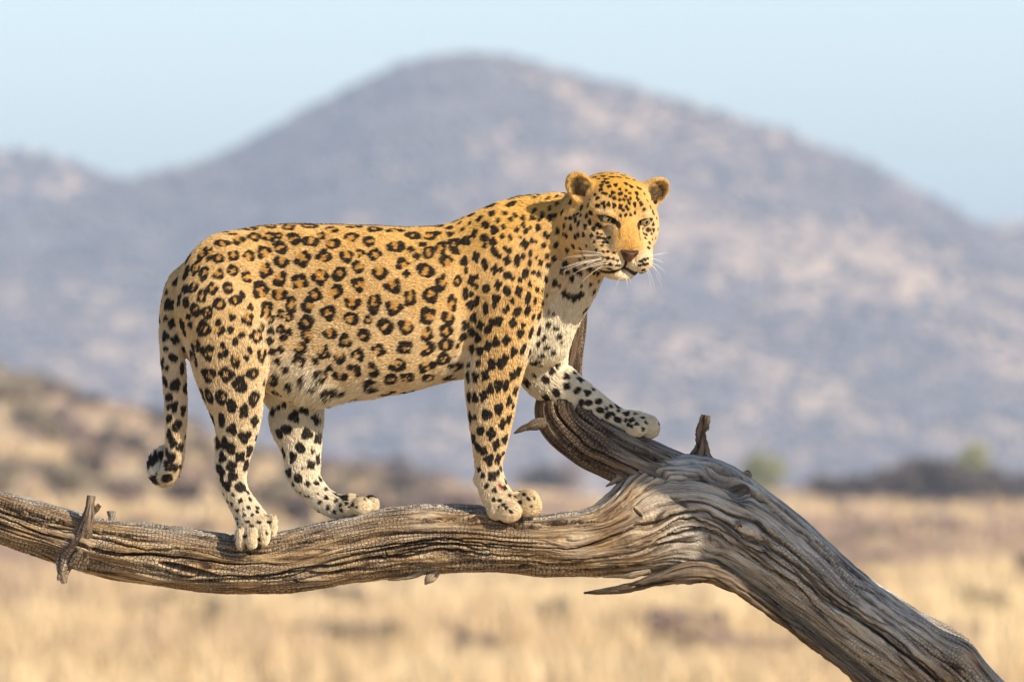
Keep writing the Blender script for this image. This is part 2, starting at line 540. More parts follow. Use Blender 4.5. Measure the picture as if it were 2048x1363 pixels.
# ------------------------------------------------------------------ the dead tree the leopard stands on
def mat_wood(name="weathered_wood", dim=1.0):
    g = NT(name)
    uv = g.n("ShaderNodeUVMap", uv_map="grain")
    at = g.n("ShaderNodeAttribute", attribute_name="tone")       # R grey, G rough crackle, B groove
    sep = g.n("ShaderNodeSeparateColor")
    g.l(at.outputs["Color"], sep.inputs[0])

    def mapped(sx, sy):
        m = g.n("ShaderNodeMapping")
        m.inputs["Scale"].default_value = (sx, sy, 1)
        g.l(uv.outputs[0], m.inputs[0])
        return m.outputs[0]

    streak = g.n("ShaderNodeTexNoise", i_Scale=1.0, i_Detail=6.0, i_Roughness=0.65, i_Distortion=0.6)
    g.l(mapped(9, 120), streak.inputs["Vector"])
    fine = g.n("ShaderNodeTexNoise", i_Scale=1.0, i_Detail=4.0, i_Roughness=0.7)
    g.l(mapped(60, 620), fine.inputs["Vector"])
    patch = g.n("ShaderNodeTexNoise", i_Scale=1.0, i_Detail=4.0, i_Roughness=0.6)
    g.l(mapped(10, 22), patch.inputs["Vector"])
    warm = g.ramp(streak.outputs[0], [(0.36, (0.07, 0.042, 0.023)), (0.45, (0.25, 0.155, 0.08)), (0.54, (0.47, 0.32, 0.165)), (0.66, (0.66, 0.49, 0.28))])
    grey = g.ramp(streak.outputs[0], [(0.36, (0.09, 0.075, 0.06)), (0.45, (0.36, 0.315, 0.26)), (0.54, (0.55, 0.495, 0.41)), (0.66, (0.72, 0.665, 0.57))])
    gf = g.math('ADD', sep.outputs[0], g.math('MULTIPLY', g.math('SUBTRACT', patch.outputs[0], 0.5), 1.6), True)
    base = g.mix(gf, warm, grey)
    fr = g.ramp(fine.outputs[0], [(0.3, (0.62, 0.60, 0.58)), (0.65, (1.12, 1.1, 1.08))])
    base = g.mix(0.8, base, fr, 'MULTIPLY')
    # small square checks across the grain
    wob = g.n("ShaderNodeTexNoise", i_Scale=1.0, i_Detail=2.0)
    g.l(mapped(60, 60), wob.inputs["Vector"])
    va = g.n("ShaderNodeVectorMath", operation='MULTIPLY_ADD')
    g.l(wob.outputs["Color"], va.inputs[0])
    va.inputs[1].default_value = (0.006, 0.004, 0)
    g.l(uv.outputs[0], va.inputs[2])
    mp2 = g.n("ShaderNodeMapping")
    mp2.inputs["Scale"].default_value = (120, 185, 1)
    g.l(va.outputs[0], mp2.inputs[0])
    vor = g.n("ShaderNodeTexVoronoi", voronoi_dimensions='2D', feature='DISTANCE_TO_EDGE', i_Scale=1.0, i_Randomness=0.75)
    g.l(mp2.outputs[0], vor.inputs["Vector"])
    edge = g.ramp(vor.outputs[0], [(0.02, (0, 0, 0)), (0.13, (1, 1, 1))])
    pm = g.ramp(patch.outputs[0], [(0.32, (0, 0, 0)), (0.50, (1, 1, 1))])
    chk = g.math('MULTIPLY', sep.outputs[1], pm)
    inv = g.math('SUBTRACT', 1.0, edge)
    crack = g.math('MULTIPLY', inv, chk)
    base = g.mix(g.math('MULTIPLY', crack, 0.68), base, (0.045, 0.03, 0.02))
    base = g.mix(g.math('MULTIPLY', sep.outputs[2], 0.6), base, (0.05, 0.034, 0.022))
    if dim < 1:
        base = g.mix(1.0, base, (dim, dim * 0.92, dim * 0.85), 'MULTIPLY')
    g.l(base, g.b.inputs["Base Color"])
    g.b.inputs["Roughness"].default_value = 0.82
    g.b.inputs["Specular IOR Level"].default_value = 0.25
    h = g.math('ADD', g.math('MULTIPLY', streak.outputs[0], 0.5), g.math('MULTIPLY', fine.outputs[0], 0.6))
    h = g.math('SUBTRACT', h, g.math('MULTIPLY', crack, 0.9))
    bp = g.n("ShaderNodeBump", i_Strength=1.0, i_Distance=0.006)
    g.l(h, bp.inputs["Height"])
    g.l(bp.outputs[0], g.b.inputs["Normal"])
    return g.m


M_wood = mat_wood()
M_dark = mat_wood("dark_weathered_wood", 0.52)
M_twig = mat_plain("dark_twig_wood", (0.20, 0.145, 0.10), 0.85, 0.45, 90.0)


def log_tube(path, keep, nth, knots=(), seed=1, rough=1.0, grey_fn=None, Rm=70.0, holes=(), caps=True, amp=1.0, cracks=0):
    """path rows X, P, Y, a, b (photograph pixels). Returns world verts, faces, grain uv, tone"""
    C = catmull(np.array(path, float), keep if isinstance(keep, int) else keep[0])
    if not isinstance(keep, int):
        C = C[keep[1](C)]
    ctr = np.stack([C[:, 0], C[:, 2], -C[:, 1]], 1)
    d = np.linalg.norm(np.diff(ctr, axis=0), axis=1)
    s = np.concatenate([[0], np.cumsum(d)])
    T = np.gradient(ctr, s, axis=0)
    for _ in range(2):
        Tp = np.pad(T, ((6, 6), (0, 0)), mode='edge')
        T = sum(Tp[k:k + len(T)] for k in range(13)) / 13
    T /= np.linalg.norm(T, axis=1)[:, None]
    B = np.array([0, 1.0, 0]) - T * T[:, 1:2]; B /= np.linalg.norm(B, axis=1)[:, None]
    N = np.cross(T, B)                                  # up for a path running to the right
    th = np.arange(nth) * 2 * math.pi / nth
    s2, t2 = np.meshgrid(s, th, indexing='ij')
    tw = t2.copy()
    calm = sstep(1220, 1400, np.broadcast_to(C[:, 0:1], t2.shape)) if Rm > 60 else np.full(t2.shape, 0.4)
    tw = tw + (0.20 - 0.13 * calm) * fbm(s2 / 190, np.cos(t2) * 1.6, np.sin(t2) * 1.6, seed + 5, 2)
    bump = np.zeros_like(s2)
    for (kx, kp, sig, A, hgt) in knots:
        i = np.argmin((C[:, 0] - kx) ** 2 + (C[:, 1] - kp) ** 2)
        off = np.dot(np.array([kx, ctr[i, 1], -kp]) - ctr[i], N[i]) / C[i, 3]
        t0 = math.acos(max(-0.98, min(0.98, off)))
        dt = (t2 - t0 + math.pi) % (2 * math.pi) - math.pi
        g = np.exp(-((s2 - s[i]) ** 2 / (1.6 * sig) ** 2 + (dt * Rm) ** 2 / sig ** 2))
        tw = tw - dt * A * g
        bump += hgt * np.exp(-((s2 - s[i]) ** 2 + (dt * Rm) ** 2) / (0.55 * sig) ** 2)
    cx = np.cos(tw) * Rm; cy = np.sin(tw) * Rm
    s2 = s2 * (72.0 / Rm) ** 0.7 if Rm < 40 else s2
    f1 = vnoise(s2 / 420, cx / 26, cy / 26, seed)
    m1 = sstep(-0.45, 0.15, vnoise(s2 / 130, cx / 40, cy / 40, seed + 1))
    l1 = (1 - sstep(0.035, 0.12, np.abs(f1))) * m1
    l1w = (1 - sstep(0.0, 0.32, np.abs(f1))) * m1
    f2 = vnoise(s2 / 200, cx / 12, cy / 12, seed + 2)
    m2 = sstep(-0.3, 0.4, vnoise(s2 / 60, cx / 30, cy / 30, seed + 3))
    l2 = (1 - sstep(0.03, 0.19, np.abs(f2))) * m2
    f3 = vnoise(s2 / 45, cx / 4.2, cy / 4.2, seed + 4)
    big = fbm(s2 / 110, cx / 55, cy / 55, seed + 8, 3)
    disp = amp * (6.5 * big - rough * (1 - 0.72 * calm) * (11.0 * l1 + 1.0 * l1w + 3.0 * l2 - 1.3 * f3 - 0.7 * vnoise(s2 / 5.0, cx / 3.0, cy / 3.0, seed + 13))) + bump
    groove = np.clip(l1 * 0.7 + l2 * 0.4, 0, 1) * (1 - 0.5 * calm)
    rgc = np.random.default_rng(seed + 99)
    sr = np.broadcast_to(s[:, None], t2.shape)
    for k in range(cracks):                             # long drying cracks that follow the grain
        L = rgc.uniform(160, 620); c0 = rgc.uniform(0, min(s[-1], 2700)); th0 = rgc.uniform(0.1, 2 * math.pi)
        if k % 2:
            th0 = rgc.uniform(0.45, 2.6)
        ii = np.where(np.abs(s - c0) < L / 2)[0]
        if len(ii) < 4:
            continue
        ii = slice(ii[0], ii[-1] + 1)
        e_ = 1 - np.abs((sr[ii] - c0) / (L / 2)) ** 3
        wob = 0.10 * vnoise(sr[ii] / 75.0, k, 0.5, seed + 31) + 0.03 * vnoise(sr[ii] / 14.0, k, 2.5, seed + 32)
        dt = (tw[ii] - th0 - wob + math.pi) % (2 * math.pi) - math.pi
        w_ = (1.3 + 1.5 * rgc.random()) * e_
        c_ = (1 - sstep(0.55, 1.45, np.abs(dt) * Rm / np.maximum(w_, 0.05))) * (e_ > 0.05)
        disp[ii] -= 15.0 * c_ * e_
        disp[ii] += 0.7 * np.exp(-((np.abs(dt) * Rm - 6) / 3.5) ** 2) * e_
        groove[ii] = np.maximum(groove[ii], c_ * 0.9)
    for (hx, hp, ls, lt, dep) in holes:
        i = np.argmin((C[:, 0] - hx) ** 2 + (C[:, 1] - hp) ** 2)
        off = np.dot(np.array([hx, ctr[i, 1], -hp]) - ctr[i], N[i]) / C[i, 3]
        t0 = math.acos(max(-0.98, min(0.98, off)))
        dt = (t2 - t0 + math.pi) % (2 * math.pi) - math.pi
        dt = dt + 0.0016 * (s2 - s[i]) * 0 - 0.10 * np.sin((s2 - s[i]) / ls * 1.4)
        q = np.sqrt(((s2 - s[i]) / ls) ** 2 + (dt * Rm / lt) ** 2)
        hole = 1 - sstep(0.55, 1.0, q)
        disp = disp * (1 - 0.8 * hole) - dep * hole + 0.22 * dep * np.exp(-((q - 1.15) / 0.22) ** 2) * 0.6
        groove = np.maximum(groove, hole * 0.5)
    lim = 0.55 * min(Rm, 72.0)
    s2 = np.broadcast_to(s[:, None], t2.shape)
    a = np.maximum(C[:, 3:4] + disp * np.minimum(1, C[:, 3:4] / lim) * min(1, 0.35 + Rm / 80), 1.0)
    b = np.maximum(C[:, 4:5] + disp * np.minimum(1, C[:, 4:5] / lim) * min(1, 0.35 + Rm / 80), 1.0)
    V = ctr[:, None] + (a * np.cos(t2))[..., None] * N[:, None] - (b * np.sin(t2))[..., None] * B[:, None]
    gv = grey_fn(V[..., 0], t2) if grey_fn else np.full(s2.shape, 0.5)
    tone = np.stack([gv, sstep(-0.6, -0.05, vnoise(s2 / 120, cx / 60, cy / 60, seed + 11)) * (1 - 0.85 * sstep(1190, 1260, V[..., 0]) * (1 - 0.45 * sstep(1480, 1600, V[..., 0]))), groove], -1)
    F = grid_faces(len(s), nth, True)
    uv = np.stack([s2 * S, tw / (2 * math.pi) * round(2 * math.pi * Rm) * S], -1)
    V = V.reshape(-1, 3)
    faces = [F]
    W = px(V[:, 0], -V[:, 2], V[:, 1])
    n0 = len(W)
    if caps:
        c0 = px(ctr[0, 0], -ctr[0, 2], ctr[0, 1]); c1 = px(ctr[-1, 0], -ctr[-1, 2], ctr[-1, 1])
        W = np.concatenate([W, [c0, c1]])
        j = np.arange(nth); j2 = (j + 1) % nth; base = (len(s) - 1) * nth
        faces.append(np.concatenate([np.stack([np.full(nth, n0), j, j2], 1), np.stack([np.full(nth, n0 + 1), base + j2, base + j], 1)]))
        tone = np.concatenate([tone.reshape(-1, 3), [[0.5, 0, 0.3]] * 2]); uv = np.concatenate([uv.reshape(-1, 2), [[0, 0], [s[-1] * S, 0]]])
    else:
        tone = tone.reshape(-1, 3); uv = uv.reshape(-1, 2)
    return W, faces, uv, tone, nth


def log_mesh(name, *args, mat=None, **kw):
    W, F, uv, tone, nth = log_tube(*args, **kw)
    me = mesh_from(name, W, F, mat or M_wood)
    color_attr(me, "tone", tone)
    vi = np.empty(len(me.loops), np.int32); me.loops.foreach_get("vertex_index", vi)
    L = uv[vi].copy()
    # close the seam round the log: corners of the last column's quads that wrapped to column 0
    nq = len(F[0])
    q = L[:nq * 4].reshape(-1, 4, 2)
    span = round(2 * math.pi * kw.get("Rm", 70.0)) * S
    lastcol = (np.arange(nq) % nth) == nth - 1
    q[lastcol, 2:, 1] += span
    L[:nq * 4] = q.reshape(-1, 2)
    ul = me.uv_layers.new(name="grain")
    ul.data.foreach_set("uv", np.ascontiguousarray(L, np.float32).ravel())
    return me


tree = empty("dead_tree", tuple(px(2620, 2985, 260)), label="weathered grey and tan dead tree trunk bent over the grass with a long horizontal limb", category="dead tree")


def tree_part(name, me):
    o = obj(name, me)
    thing_parent(o, tree)
    return o


TRUNK = [(-420, 905, 20, 34, 34), (-250, 955, 14, 42, 40), (-100, 1000, 8, 47, 46), (0, 1033, 4, 50, 50), (100, 1062, 0, 55, 54), (200, 1092, -2, 57, 58),
         (300, 1108, 0, 60, 60), (400, 1121, 0, 59, 60), (470, 1128, 0, 58, 60), (550, 1128, 0, 62, 62), (620, 1116, 0, 66, 64), (700, 1098, 0, 67, 66),
         (780, 1084, 0, 70, 68), (860, 1078, 0, 71, 70), (960, 1079, 0, 67, 70), (1040, 1086, 0, 61, 70), (1120, 1087, 2, 64, 74), (1200, 1079, 8, 74, 80),
         (1265, 1058, 18, 97, 90), (1330, 1030, 30, 120, 98), (1400, 1026, 46, 116, 100), (1470, 1056, 66, 104, 98), (1545, 1105, 92, 94, 94), (1620, 1166, 122, 87, 92),
         (1700, 1230, 152, 86, 92), (1790, 1292, 184, 88, 94), (1888, 1366, 214, 94, 98), (1990, 1480, 236, 96, 100), (2180, 1690, 250, 96, 100), (2360, 1950, 256, 104, 106),
         (2500, 2300, 260, 114, 116), (2590, 2700, 260, 130, 130), (2620, 2960, 260, 170, 165), (2625, 3040, 260, 200, 195)]


def keep_trunk(C):
    i = np.arange(len(C))
    return i[((C[:, 0] > -60) & (C[:, 0] < 2080)) | (i % 10 == 0) | (i == len(C) - 1)]


def grey_trunk(X, t):
    g = 0.15 + 0.85 * sstep(1230, 1420, X) - 0.7 * sstep(1780, 1900, X)
    g = g + 0.7 * sstep(0.72, 0.95, np.cos(t)) * (1 - 0.5 * sstep(1200, 1400, X))
    return np.clip(g, 0, 1)


KN = [(165, 1085, 40, 0.6, 14), (150, 1120, 28, 0.5, 9), (365, 1135, 40, 0.5, 0), (955, 1040, 16, 0.6, 6), (1285, 1040, 20, 0.6, 3), (1360, 1000, 26, -0.3, 2), (1440, 940, 34, 0.7, 0),
      (1478, 1047, 16, 0.7, 5), (1405, 1080, 16, 0.7, -3), (860, 1030, 26, 0.5, 2), (600, 1180, 30, 0.4, 2), (1140, 1075, 22, 0.5, 2), (1670, 1240, 14, 0.5, 2), (1925, 1290, 60, 0.2, 12), (1250, 1090, 30, 0.4, 4)]
HO = [(372, 1137, 62, 10, 26), (1442, 962, 38, 16, 22), (1262, 1030, 6, 6, 13), (1302, 952, 14, 9, 15), (1340, 1006, 16, 5, 8), (598, 1162, 14, 4, 8), (1398, 1070, 12, 6, 7), (770, 1103, 5, 4, 6)]
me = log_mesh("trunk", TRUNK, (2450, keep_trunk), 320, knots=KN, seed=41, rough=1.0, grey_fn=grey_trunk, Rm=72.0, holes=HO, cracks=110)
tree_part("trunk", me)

UPPER = [(1161, 596, 118, 15, 15), (1158, 612, 114, 17, 17), (1150, 660, 106, 24, 24), (1139, 720, 94, 29, 32), (1124, 780, 80, 42, 42), (1126, 826, 66, 55, 52),
         (1168, 872, 50, 54, 56), (1226, 906, 42, 54, 60), (1290, 936, 40, 58, 66), (1360, 976, 50, 66, 74), (1440, 1030, 70, 60, 70)]
me = log_mesh("branch", UPPER, 420, 200, knots=[(1122, 815, 20, 0.6, 4), (1190, 890, 24, 0.6, 3)], seed=61, rough=0.42, amp=0.75,
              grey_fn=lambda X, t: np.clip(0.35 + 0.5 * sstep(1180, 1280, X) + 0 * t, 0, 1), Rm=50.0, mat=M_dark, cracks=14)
tree_part("branch", me)

STRIP = [(1168, 1185, 10, 2, 3), (1200, 1182, 0, 5, 8), (1260, 1174, -12, 10, 16), (1320, 1157, -22, 16, 24), (1385, 1143, -28, 22, 28), (1440, 1152, -10, 22, 26), (1490, 1182, 14, 17, 24),
         (1550, 1226, 44, 15, 24), (1620, 1278, 78, 14, 24), (1700, 1340, 112, 14, 22), (1790, 1418, 146, 12, 20), (1860, 1480, 180, 6, 12)]
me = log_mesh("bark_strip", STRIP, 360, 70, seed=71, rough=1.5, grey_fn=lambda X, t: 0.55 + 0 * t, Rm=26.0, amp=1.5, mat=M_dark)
tree_part("bark_strip", me)


def stub(name, rows, n, nth, seed, rough=1.2, grey=0.5, Rm=14.0, mat=None):
    me = log_mesh(name, rows, n, nth, seed=seed, rough=rough, grey_fn=lambda X, t: grey + 0 * t, Rm=Rm, amp=1.7, mat=mat)
    return tree_part(name, me)


# broken twigs and splinters
stub("twig_stub", [(146, 1124, -34, 30, 24), (160, 1096, -48, 27, 22), (169, 1066, -56, 20, 18), (176, 1040, -58, 14, 13), (180, 1016, -57, 10, 10), (182, 1000, -55, 9, 10), (183, 991, -54, 9, 9)], 90, 44, 81, mat=M_dark)
stub("twig_stub", [(178, 1040, -60, 8, 8), (189, 1022, -62, 7, 7), (196, 1014, -62, 6.5, 6.5), (200, 1009, -62, 6, 6)], 30, 28, 82, mat=M_dark)
stub("twig_stub", [(146, 1085, -22, 34, 26), (136, 1112, -34, 27, 22), (127, 1134, -42, 18, 16), (125, 1148, -45, 13, 12), (127, 1158, -46, 9, 8), (129, 1166, -46, 6, 6)], 70, 44, 83)
stub("splinter", [(122, 1145, -50, 7, 6), (118, 1154, -52, 4, 4), (116, 1160, -53, 1.5, 1.5)], 20, 20, 84)
stub("twig_stub", [(226, 1050, 4, 10, 9), (224, 1036, 2, 7, 7), (222, 1024, 0, 7, 6), (222, 1021, 0, 6.5, 6)], 30, 28, 85, grey=0.9)
stub("twig_stub", [(1400, 925, 40, 30, 26), (1401, 906, 38, 22, 20), (1404, 890, 36, 18, 16), (1405, 868, 34, 16, 14), (1408, 846, 33, 13, 12), (1410, 835, 33, 12.5, 11), (1411, 829, 33, 12, 11)], 90, 44, 86, mat=M_dark, rough=1.8)
stub("twig_stub", [(1478, 968, 40, 16, 16), (1487, 957, 32, 12, 12), (1496, 949, 26, 9, 9), (1500, 946, 24, 8, 8)], 36, 32, 87)
stub("twig_stub", [(1476, 1050, -34, 9, 9), (1478, 1047, -44, 9, 9), (1479, 1046, -50, 8, 8)], 24, 28, 88, grey=0.8)
stub("splinter", [(1100, 842, 40, 13, 14), (1080, 846, 34, 10, 10), (1060, 852, 28, 6, 7), (1044, 858, 25, 5, 5), (1028, 866, 22, 1.5, 1.5)], 60, 36, 89, mat=M_dark)
stub("splinter", [(1252, 940, 10, 13, 12), (1236, 955, 4, 8, 8), (1222, 966, 0, 3.5, 4), (1212, 972, -2, 1, 1)], 40, 30, 90)
stub("splinter", [(878, 1140, -20, 8, 10), (866, 1150, -22, 9, 9), (856, 1160, -24, 6, 6), (850, 1168, -24, 1.5, 1.5)], 34, 30, 91)
stub("splinter", [(850, 1138, -14, 8, 9), (830, 1148, -18, 7, 8), (806, 1156, -20, 5, 6), (776, 1159, -20, 1.5, 2)], 40, 30, 92)
stub("splinter", [(1300, 1140, -20, 7, 10), (1262, 1150, -24, 6, 8), (1226, 1152, -26, 4, 6), (1206, 1153, -26, 1, 2)], 40, 30, 93)

# an added stem, out of view to the right, shaped to throw shade on the trunk
SHADE_STEM = [(2620, 2960, 255, 150, 150), (2780, 2500, 120, 125, 125), (3080, 1900, -120, 112, 112), (3230, 1300, -330, 96, 96), (3120, 900, -450, 66, 66),
          (2680, 665, -510, 74, 74), (2400, 470, -570, 98, 98), (2240, 300, -630, 84, 84), (2170, 130, -670, 60, 60), (2150, 0, -690, 30, 30)]
me = log_mesh("stem", SHADE_STEM, 420, 96, seed=101, rough=1.0, grey_fn=lambda X, t: 0.6 + 0 * t, Rm=72.0)
tree_part("stem", me)

# ------------------------------------------------------------------ the leopard: one continuous body grown from a distance field
# field coordinates are photograph pixels at the leopard's plane: X right, Y away from the camera, Z = -row
H = 2.0
LO = np.array([272.0, -212.0, -1124.0]); HI = np.array([1356.0, 152.0, -316.0])
NG = ((HI - LO) / H).astype(int) + 1
AX = [(LO[i] + H * np.arange(NG[i])).astype(np.float32) for i in range(3)]
FLD = np.full(NG, 60.0, np.float32)


def box(lo, hi):
    sl = []
    for i in range(3):
        a = int(max(0, math.floor((lo[i] - LO[i]) / H))); b = int(min(NG[i], math.ceil((hi[i] - LO[i]) / H) + 1))
        sl.append(slice(a, b))
    return tuple(sl), AX[0][sl[0]][:, None, None], AX[1][sl[1]][None, :, None], AX[2][sl[2]][None, None, :]


def smin(a, b, k):
    if k <= 0:
        return np.minimum(a, b)
    h = np.clip(0.5 + 0.5 * (b - a) / k, 0, 1)
    return b + (a - b) * h - k * h * (1 - h)


def smax(a, b, k):
    return -smin(-a, -b, k)


def chain(rows, k, ysc=1.0, n=None, fld=None):
    """rows X, P, Y, r: a limb that tapers along a smooth path"""
    R = np.array(rows, float); R[:, 1] *= -1
    R = R[:, [0, 2, 1, 3]]
    C = catmull(R, n or 3 * len(R))
    m = C[:, 3].max() * max(1, ysc) + k + 10
    sl, X, Y, Z = box((C[:, :3] - m).min(0), (C[:, :3] + m).max(0))
    D = np.full(np.broadcast_shapes(X.shape, Y.shape, Z.shape), 1e3, np.float32)
    for a, b in zip(C[:-1], C[1:]):
        ba = b[:3] - a[:3]; L = float(ba @ ba)
        mm = max(a[3], b[3]) * max(1, ysc) + k + 8
        s2, x, y, z = box(np.minimum(a[:3], b[:3]) - mm, np.maximum(a[:3], b[:3]) + mm)
        rel = tuple(slice(s2[i].start - sl[i].start, s2[i].stop - sl[i].start) for i in range(3))
        h = np.clip(((x - a[0]) * ba[0] + (y - a[1]) * ba[1] + (z - a[2]) * ba[2]) / L, 0, 1).astype(np.float32)
        dx = x - a[0] - h * ba[0]; dy = (y - a[1] - h * ba[1]) / ysc; dz = z - a[2] - h * ba[2]
        d = np.sqrt(dx * dx + dy * dy + dz * dz) - (a[3] + (b[3] - a[3]) * h)
        np.minimum(D[rel], d, out=D[rel])
    FLD[sl] = smin(FLD[sl], D, k)


def ell(c, r, k, sub=False):
    """ellipsoid at X, P, Y with radii X, Z, Y"""
    c = (c[0], c[2], -c[1]); r = (r[0], r[2], r[1])
    mg = k + 8
    sl, X, Y, Z = box([c[i] - r[i] - mg for i in range(3)], [c[i] + r[i] + mg for i in range(3)])
    qx = (X - c[0]) / r[0]; qy = (Y - c[1]) / r[1]; qz = (Z - c[2]) / r[2]
    k0 = np.sqrt(qx * qx + qy * qy + qz * qz) + 1e-6
    k1 = np.sqrt((qx / r[0]) ** 2 + (qy / r[1]) ** 2 + (qz / r[2]) ** 2) + 1e-6
    d = k0 * (k0 - 1) / k1
    FLD[sl] = smax(FLD[sl], -d, k) if sub else smin(FLD[sl], d, k)


# trunk of the body: cross-sections X, top row, bottom row, half width
TOR = np.array([(338, 598, 640, 10), (345, 575, 668, 34), (360, 543, 700, 58), (385, 510, 728, 76), (420, 482, 748, 88), (470, 461, 762, 94), (520, 451, 776, 97),
                (580, 447, 795, 102), (640, 448, 800, 110), (700, 449, 797, 117), (760, 451, 793, 121), (820, 454, 782, 120), (870, 452, 768, 114), (910, 445, 758, 106),
                (950, 427, 752, 98), (1000, 408, 746, 92), (1040, 404, 736, 86), (1080, 420, 712, 76), (1110, 462, 690, 62), (1130, 520, 668, 42), (1142, 570, 640, 16)], float)
q = np.linspace(338, 1142, 403)
st = np.stack([np.interp(q, TOR[:, 0], TOR[:, i]) for i in (1, 2, 3)], 1)
ker = np.hanning(19); ker /= ker.sum()
st = np.stack([np.convolve(np.pad(st[:, i], 9, mode='edge'), ker, 'valid') for i in range(3)], 1)
sl, X, Y, Z = box((322, -140, -850), (1160, 140, -390))
xa = X.ravel()
tp = np.interp(xa, q, st[:, 0])[:, None, None].astype(np.float32)
bt = np.interp(xa, q, st[:, 1])[:, None, None].astype(np.float32)
wd = np.interp(xa, q, st[:, 2])[:, None, None].astype(np.float32)
ex = np.where(xa < 338, (338 - xa) / 12, np.where(xa > 1142, (xa - 1142) / 12, 0))[:, None, None].astype(np.float32)
zc = -(tp + bt) / 2; hh = np.maximum((bt - tp) / 2, 4)
zz = (Z - zc) / hh
wloc = wd * (1.0 - 0.10 * np.clip(zz, 0, 1) ** 2)            # the back is a little narrower than the belly
G = (np.abs(Y / wloc) ** 2.25 + np.abs(zz) ** 2.25) ** (1 / 2.25) - 1 + ex
gx_, gy_, gz_ = np.gradient(G, H)
gm = np.sqrt(gx_ ** 2 + gy_ ** 2 + gz_ ** 2) + 1e-4
D = np.clip(G / np.maximum(gm, 1 / 90.0), -60, 60).astype(np.float32)
FLD[sl] = np.minimum(FLD[sl], D)
del G, gx_, gy_, gz_, gm, D

# neck, shoulders, haunches
chain([(985, 540, 0, 100), (1050, 505, -4, 97), (1110, 475, -2, 90), (1158, 460, 0, 72), (1190, 452, -12, 58)], 34, 0.80)
chain([(1120, 560, -8, 70), (1100, 620, -2, 58), (1085, 680, 4, 52)], 30, 0.85)
chain([(1172, 505, -20, 54), (1152, 550, -14, 50), (1130, 600, -6, 45)], 22, 0.9)
ell((455, 585, -48), (92, 118, 54), 26)
ell((455, 585, 48), (92, 118, 54), 26)
ell((1005, 545, -52), (78, 120, 46), 26)
ell((1010, 545, 52), (78, 120, 46), 26)
ell((620, 745, 0), (95, 56, 74), 24)

# near hind leg
chain([(448, 625, -62, 92), (458, 690, -66, 83), (465, 760, -66, 67), (475, 830, -62, 49), (473, 885, -56, 37), (467, 925, -50, 32), (466, 955, -47, 28), (474, 985, -44, 26), (489, 1012, -42, 28), (503, 1036, -42, 31)], 13, 0.74, 40)
chain([(440, 880, -52, 10), (440, 912, -48, 9), (444, 935, -48, 12)], 8, 0.9)                       # the tendon and point of the hock
ell((512, 1050, -52), (37, 28, 28), 9)
for c, r in (((483, 1074, -66), (12, 25, 17)), ((505, 1073, -72), (15.5, 25, 19)), ((529, 1066, -68), (14.5, 25, 18)), ((547, 1050, -57), (10, 23, 17))):
    ell(c, r, 2.5)
# far hind leg
chain([(520, 640, 62, 88), (560, 730, 60, 72), (588, 800, 54, 54), (590, 840, 48, 53), (601, 890, 42, 41), (605, 930, 36, 35), (609, 955, 32, 32), (624, 977, 28, 28), (646, 999, 24, 26), (672, 1012, 20, 25), (700, 1012, 18, 26)], 11, 0.72, 40)
ell((585, 942, 34), (14, 16, 13), 8)
ell((703, 1014, 14), (34, 22, 30), 8)
for c, r in (((722, 1011, -12), (21, 20, 13)), ((741, 1009, 5), (17, 19, 13)), ((742, 1010, 24), (16, 18, 12)), ((724, 1010, 38), (17, 17, 12))):
    ell(c, r, 4)
# near foreleg
chain([(1012, 600, -66, 76), (1003, 660, -70, 68), (992, 730, -66, 58), (986, 770, -62, 53), (983, 810, -58, 48), (981, 850, -55, 42), (979, 890, -52, 34), (977, 928, -50, 28), (981, 958, -50, 29), (990, 985, -52, 31), (1002, 1006, -54, 32)], 13, 0.72, 40)
chain([(948, 740, -60, 16), (950, 790, -58, 13), (956, 850, -55, 9)], 12, 0.9)
ell((955, 958, -48), (8, 12, 9), 6)
ell((1020, 1004, -48), (38, 24, 30), 9)
for c, r in (((994, 1019, -68), (20, 20, 14)), ((1017, 1022, -76), (26, 22, 17)), ((1055, 1005, -64), (25, 28, 18)), ((1066, 1010, -42), (17, 22, 15)), ((1046, 1000, -32), (24, 22, 15))):
    ell(c, r, 3)
# far foreleg, raised onto the upper limb
chain([(1060, 640, 48, 70), (1075, 700, 54, 60), (1090, 748, 54, 49), (1122, 772, 50, 43), (1150, 790, 47, 38), (1180, 808, 45, 33), (1210, 827, 43, 29), (1240, 842, 41, 26), (1268, 846, 40, 26), (1290, 850, 40, 24)], 13, 0.78, 40)
ell((1270, 848, 40), (36, 23, 30), 7)
ell((1196, 850, 36), (14, 11, 12), 7)
for c, r in (((1272, 856, 13), (22, 18, 12)), ((1298, 852, 28), (21, 23, 12)), ((1302, 854, 50), (18, 22, 12)), ((1283, 855, 66), (20, 19, 12))):
    ell(c, r, 3)
# folds: behind the shoulder, and in front of the thigh
ell((926, 610, -122), (13, 105, 16), 16, True)
ell((556, 690, -118), (14, 70, 18), 14, True)
ell((930, 720, -98), (10, 46, 14), 10, True)
# tail
chain([(392, 545, 0, 30), (362, 568, -6, 27), (347, 605, -14, 24), (343, 650, -22, 24), (346, 700, -28, 25), (350, 760, -30, 24), (353, 820, -28, 22.5), (352, 870, -22, 20.5), (349, 915, -12, 19), (340, 946, 4, 18.5),
       (326, 954, 20, 19), (315, 944, 32, 19.5), (313, 928, 40, 19), (318, 912, 44, 15), (326, 902, 46, 8)], 9, 1.0, 60)

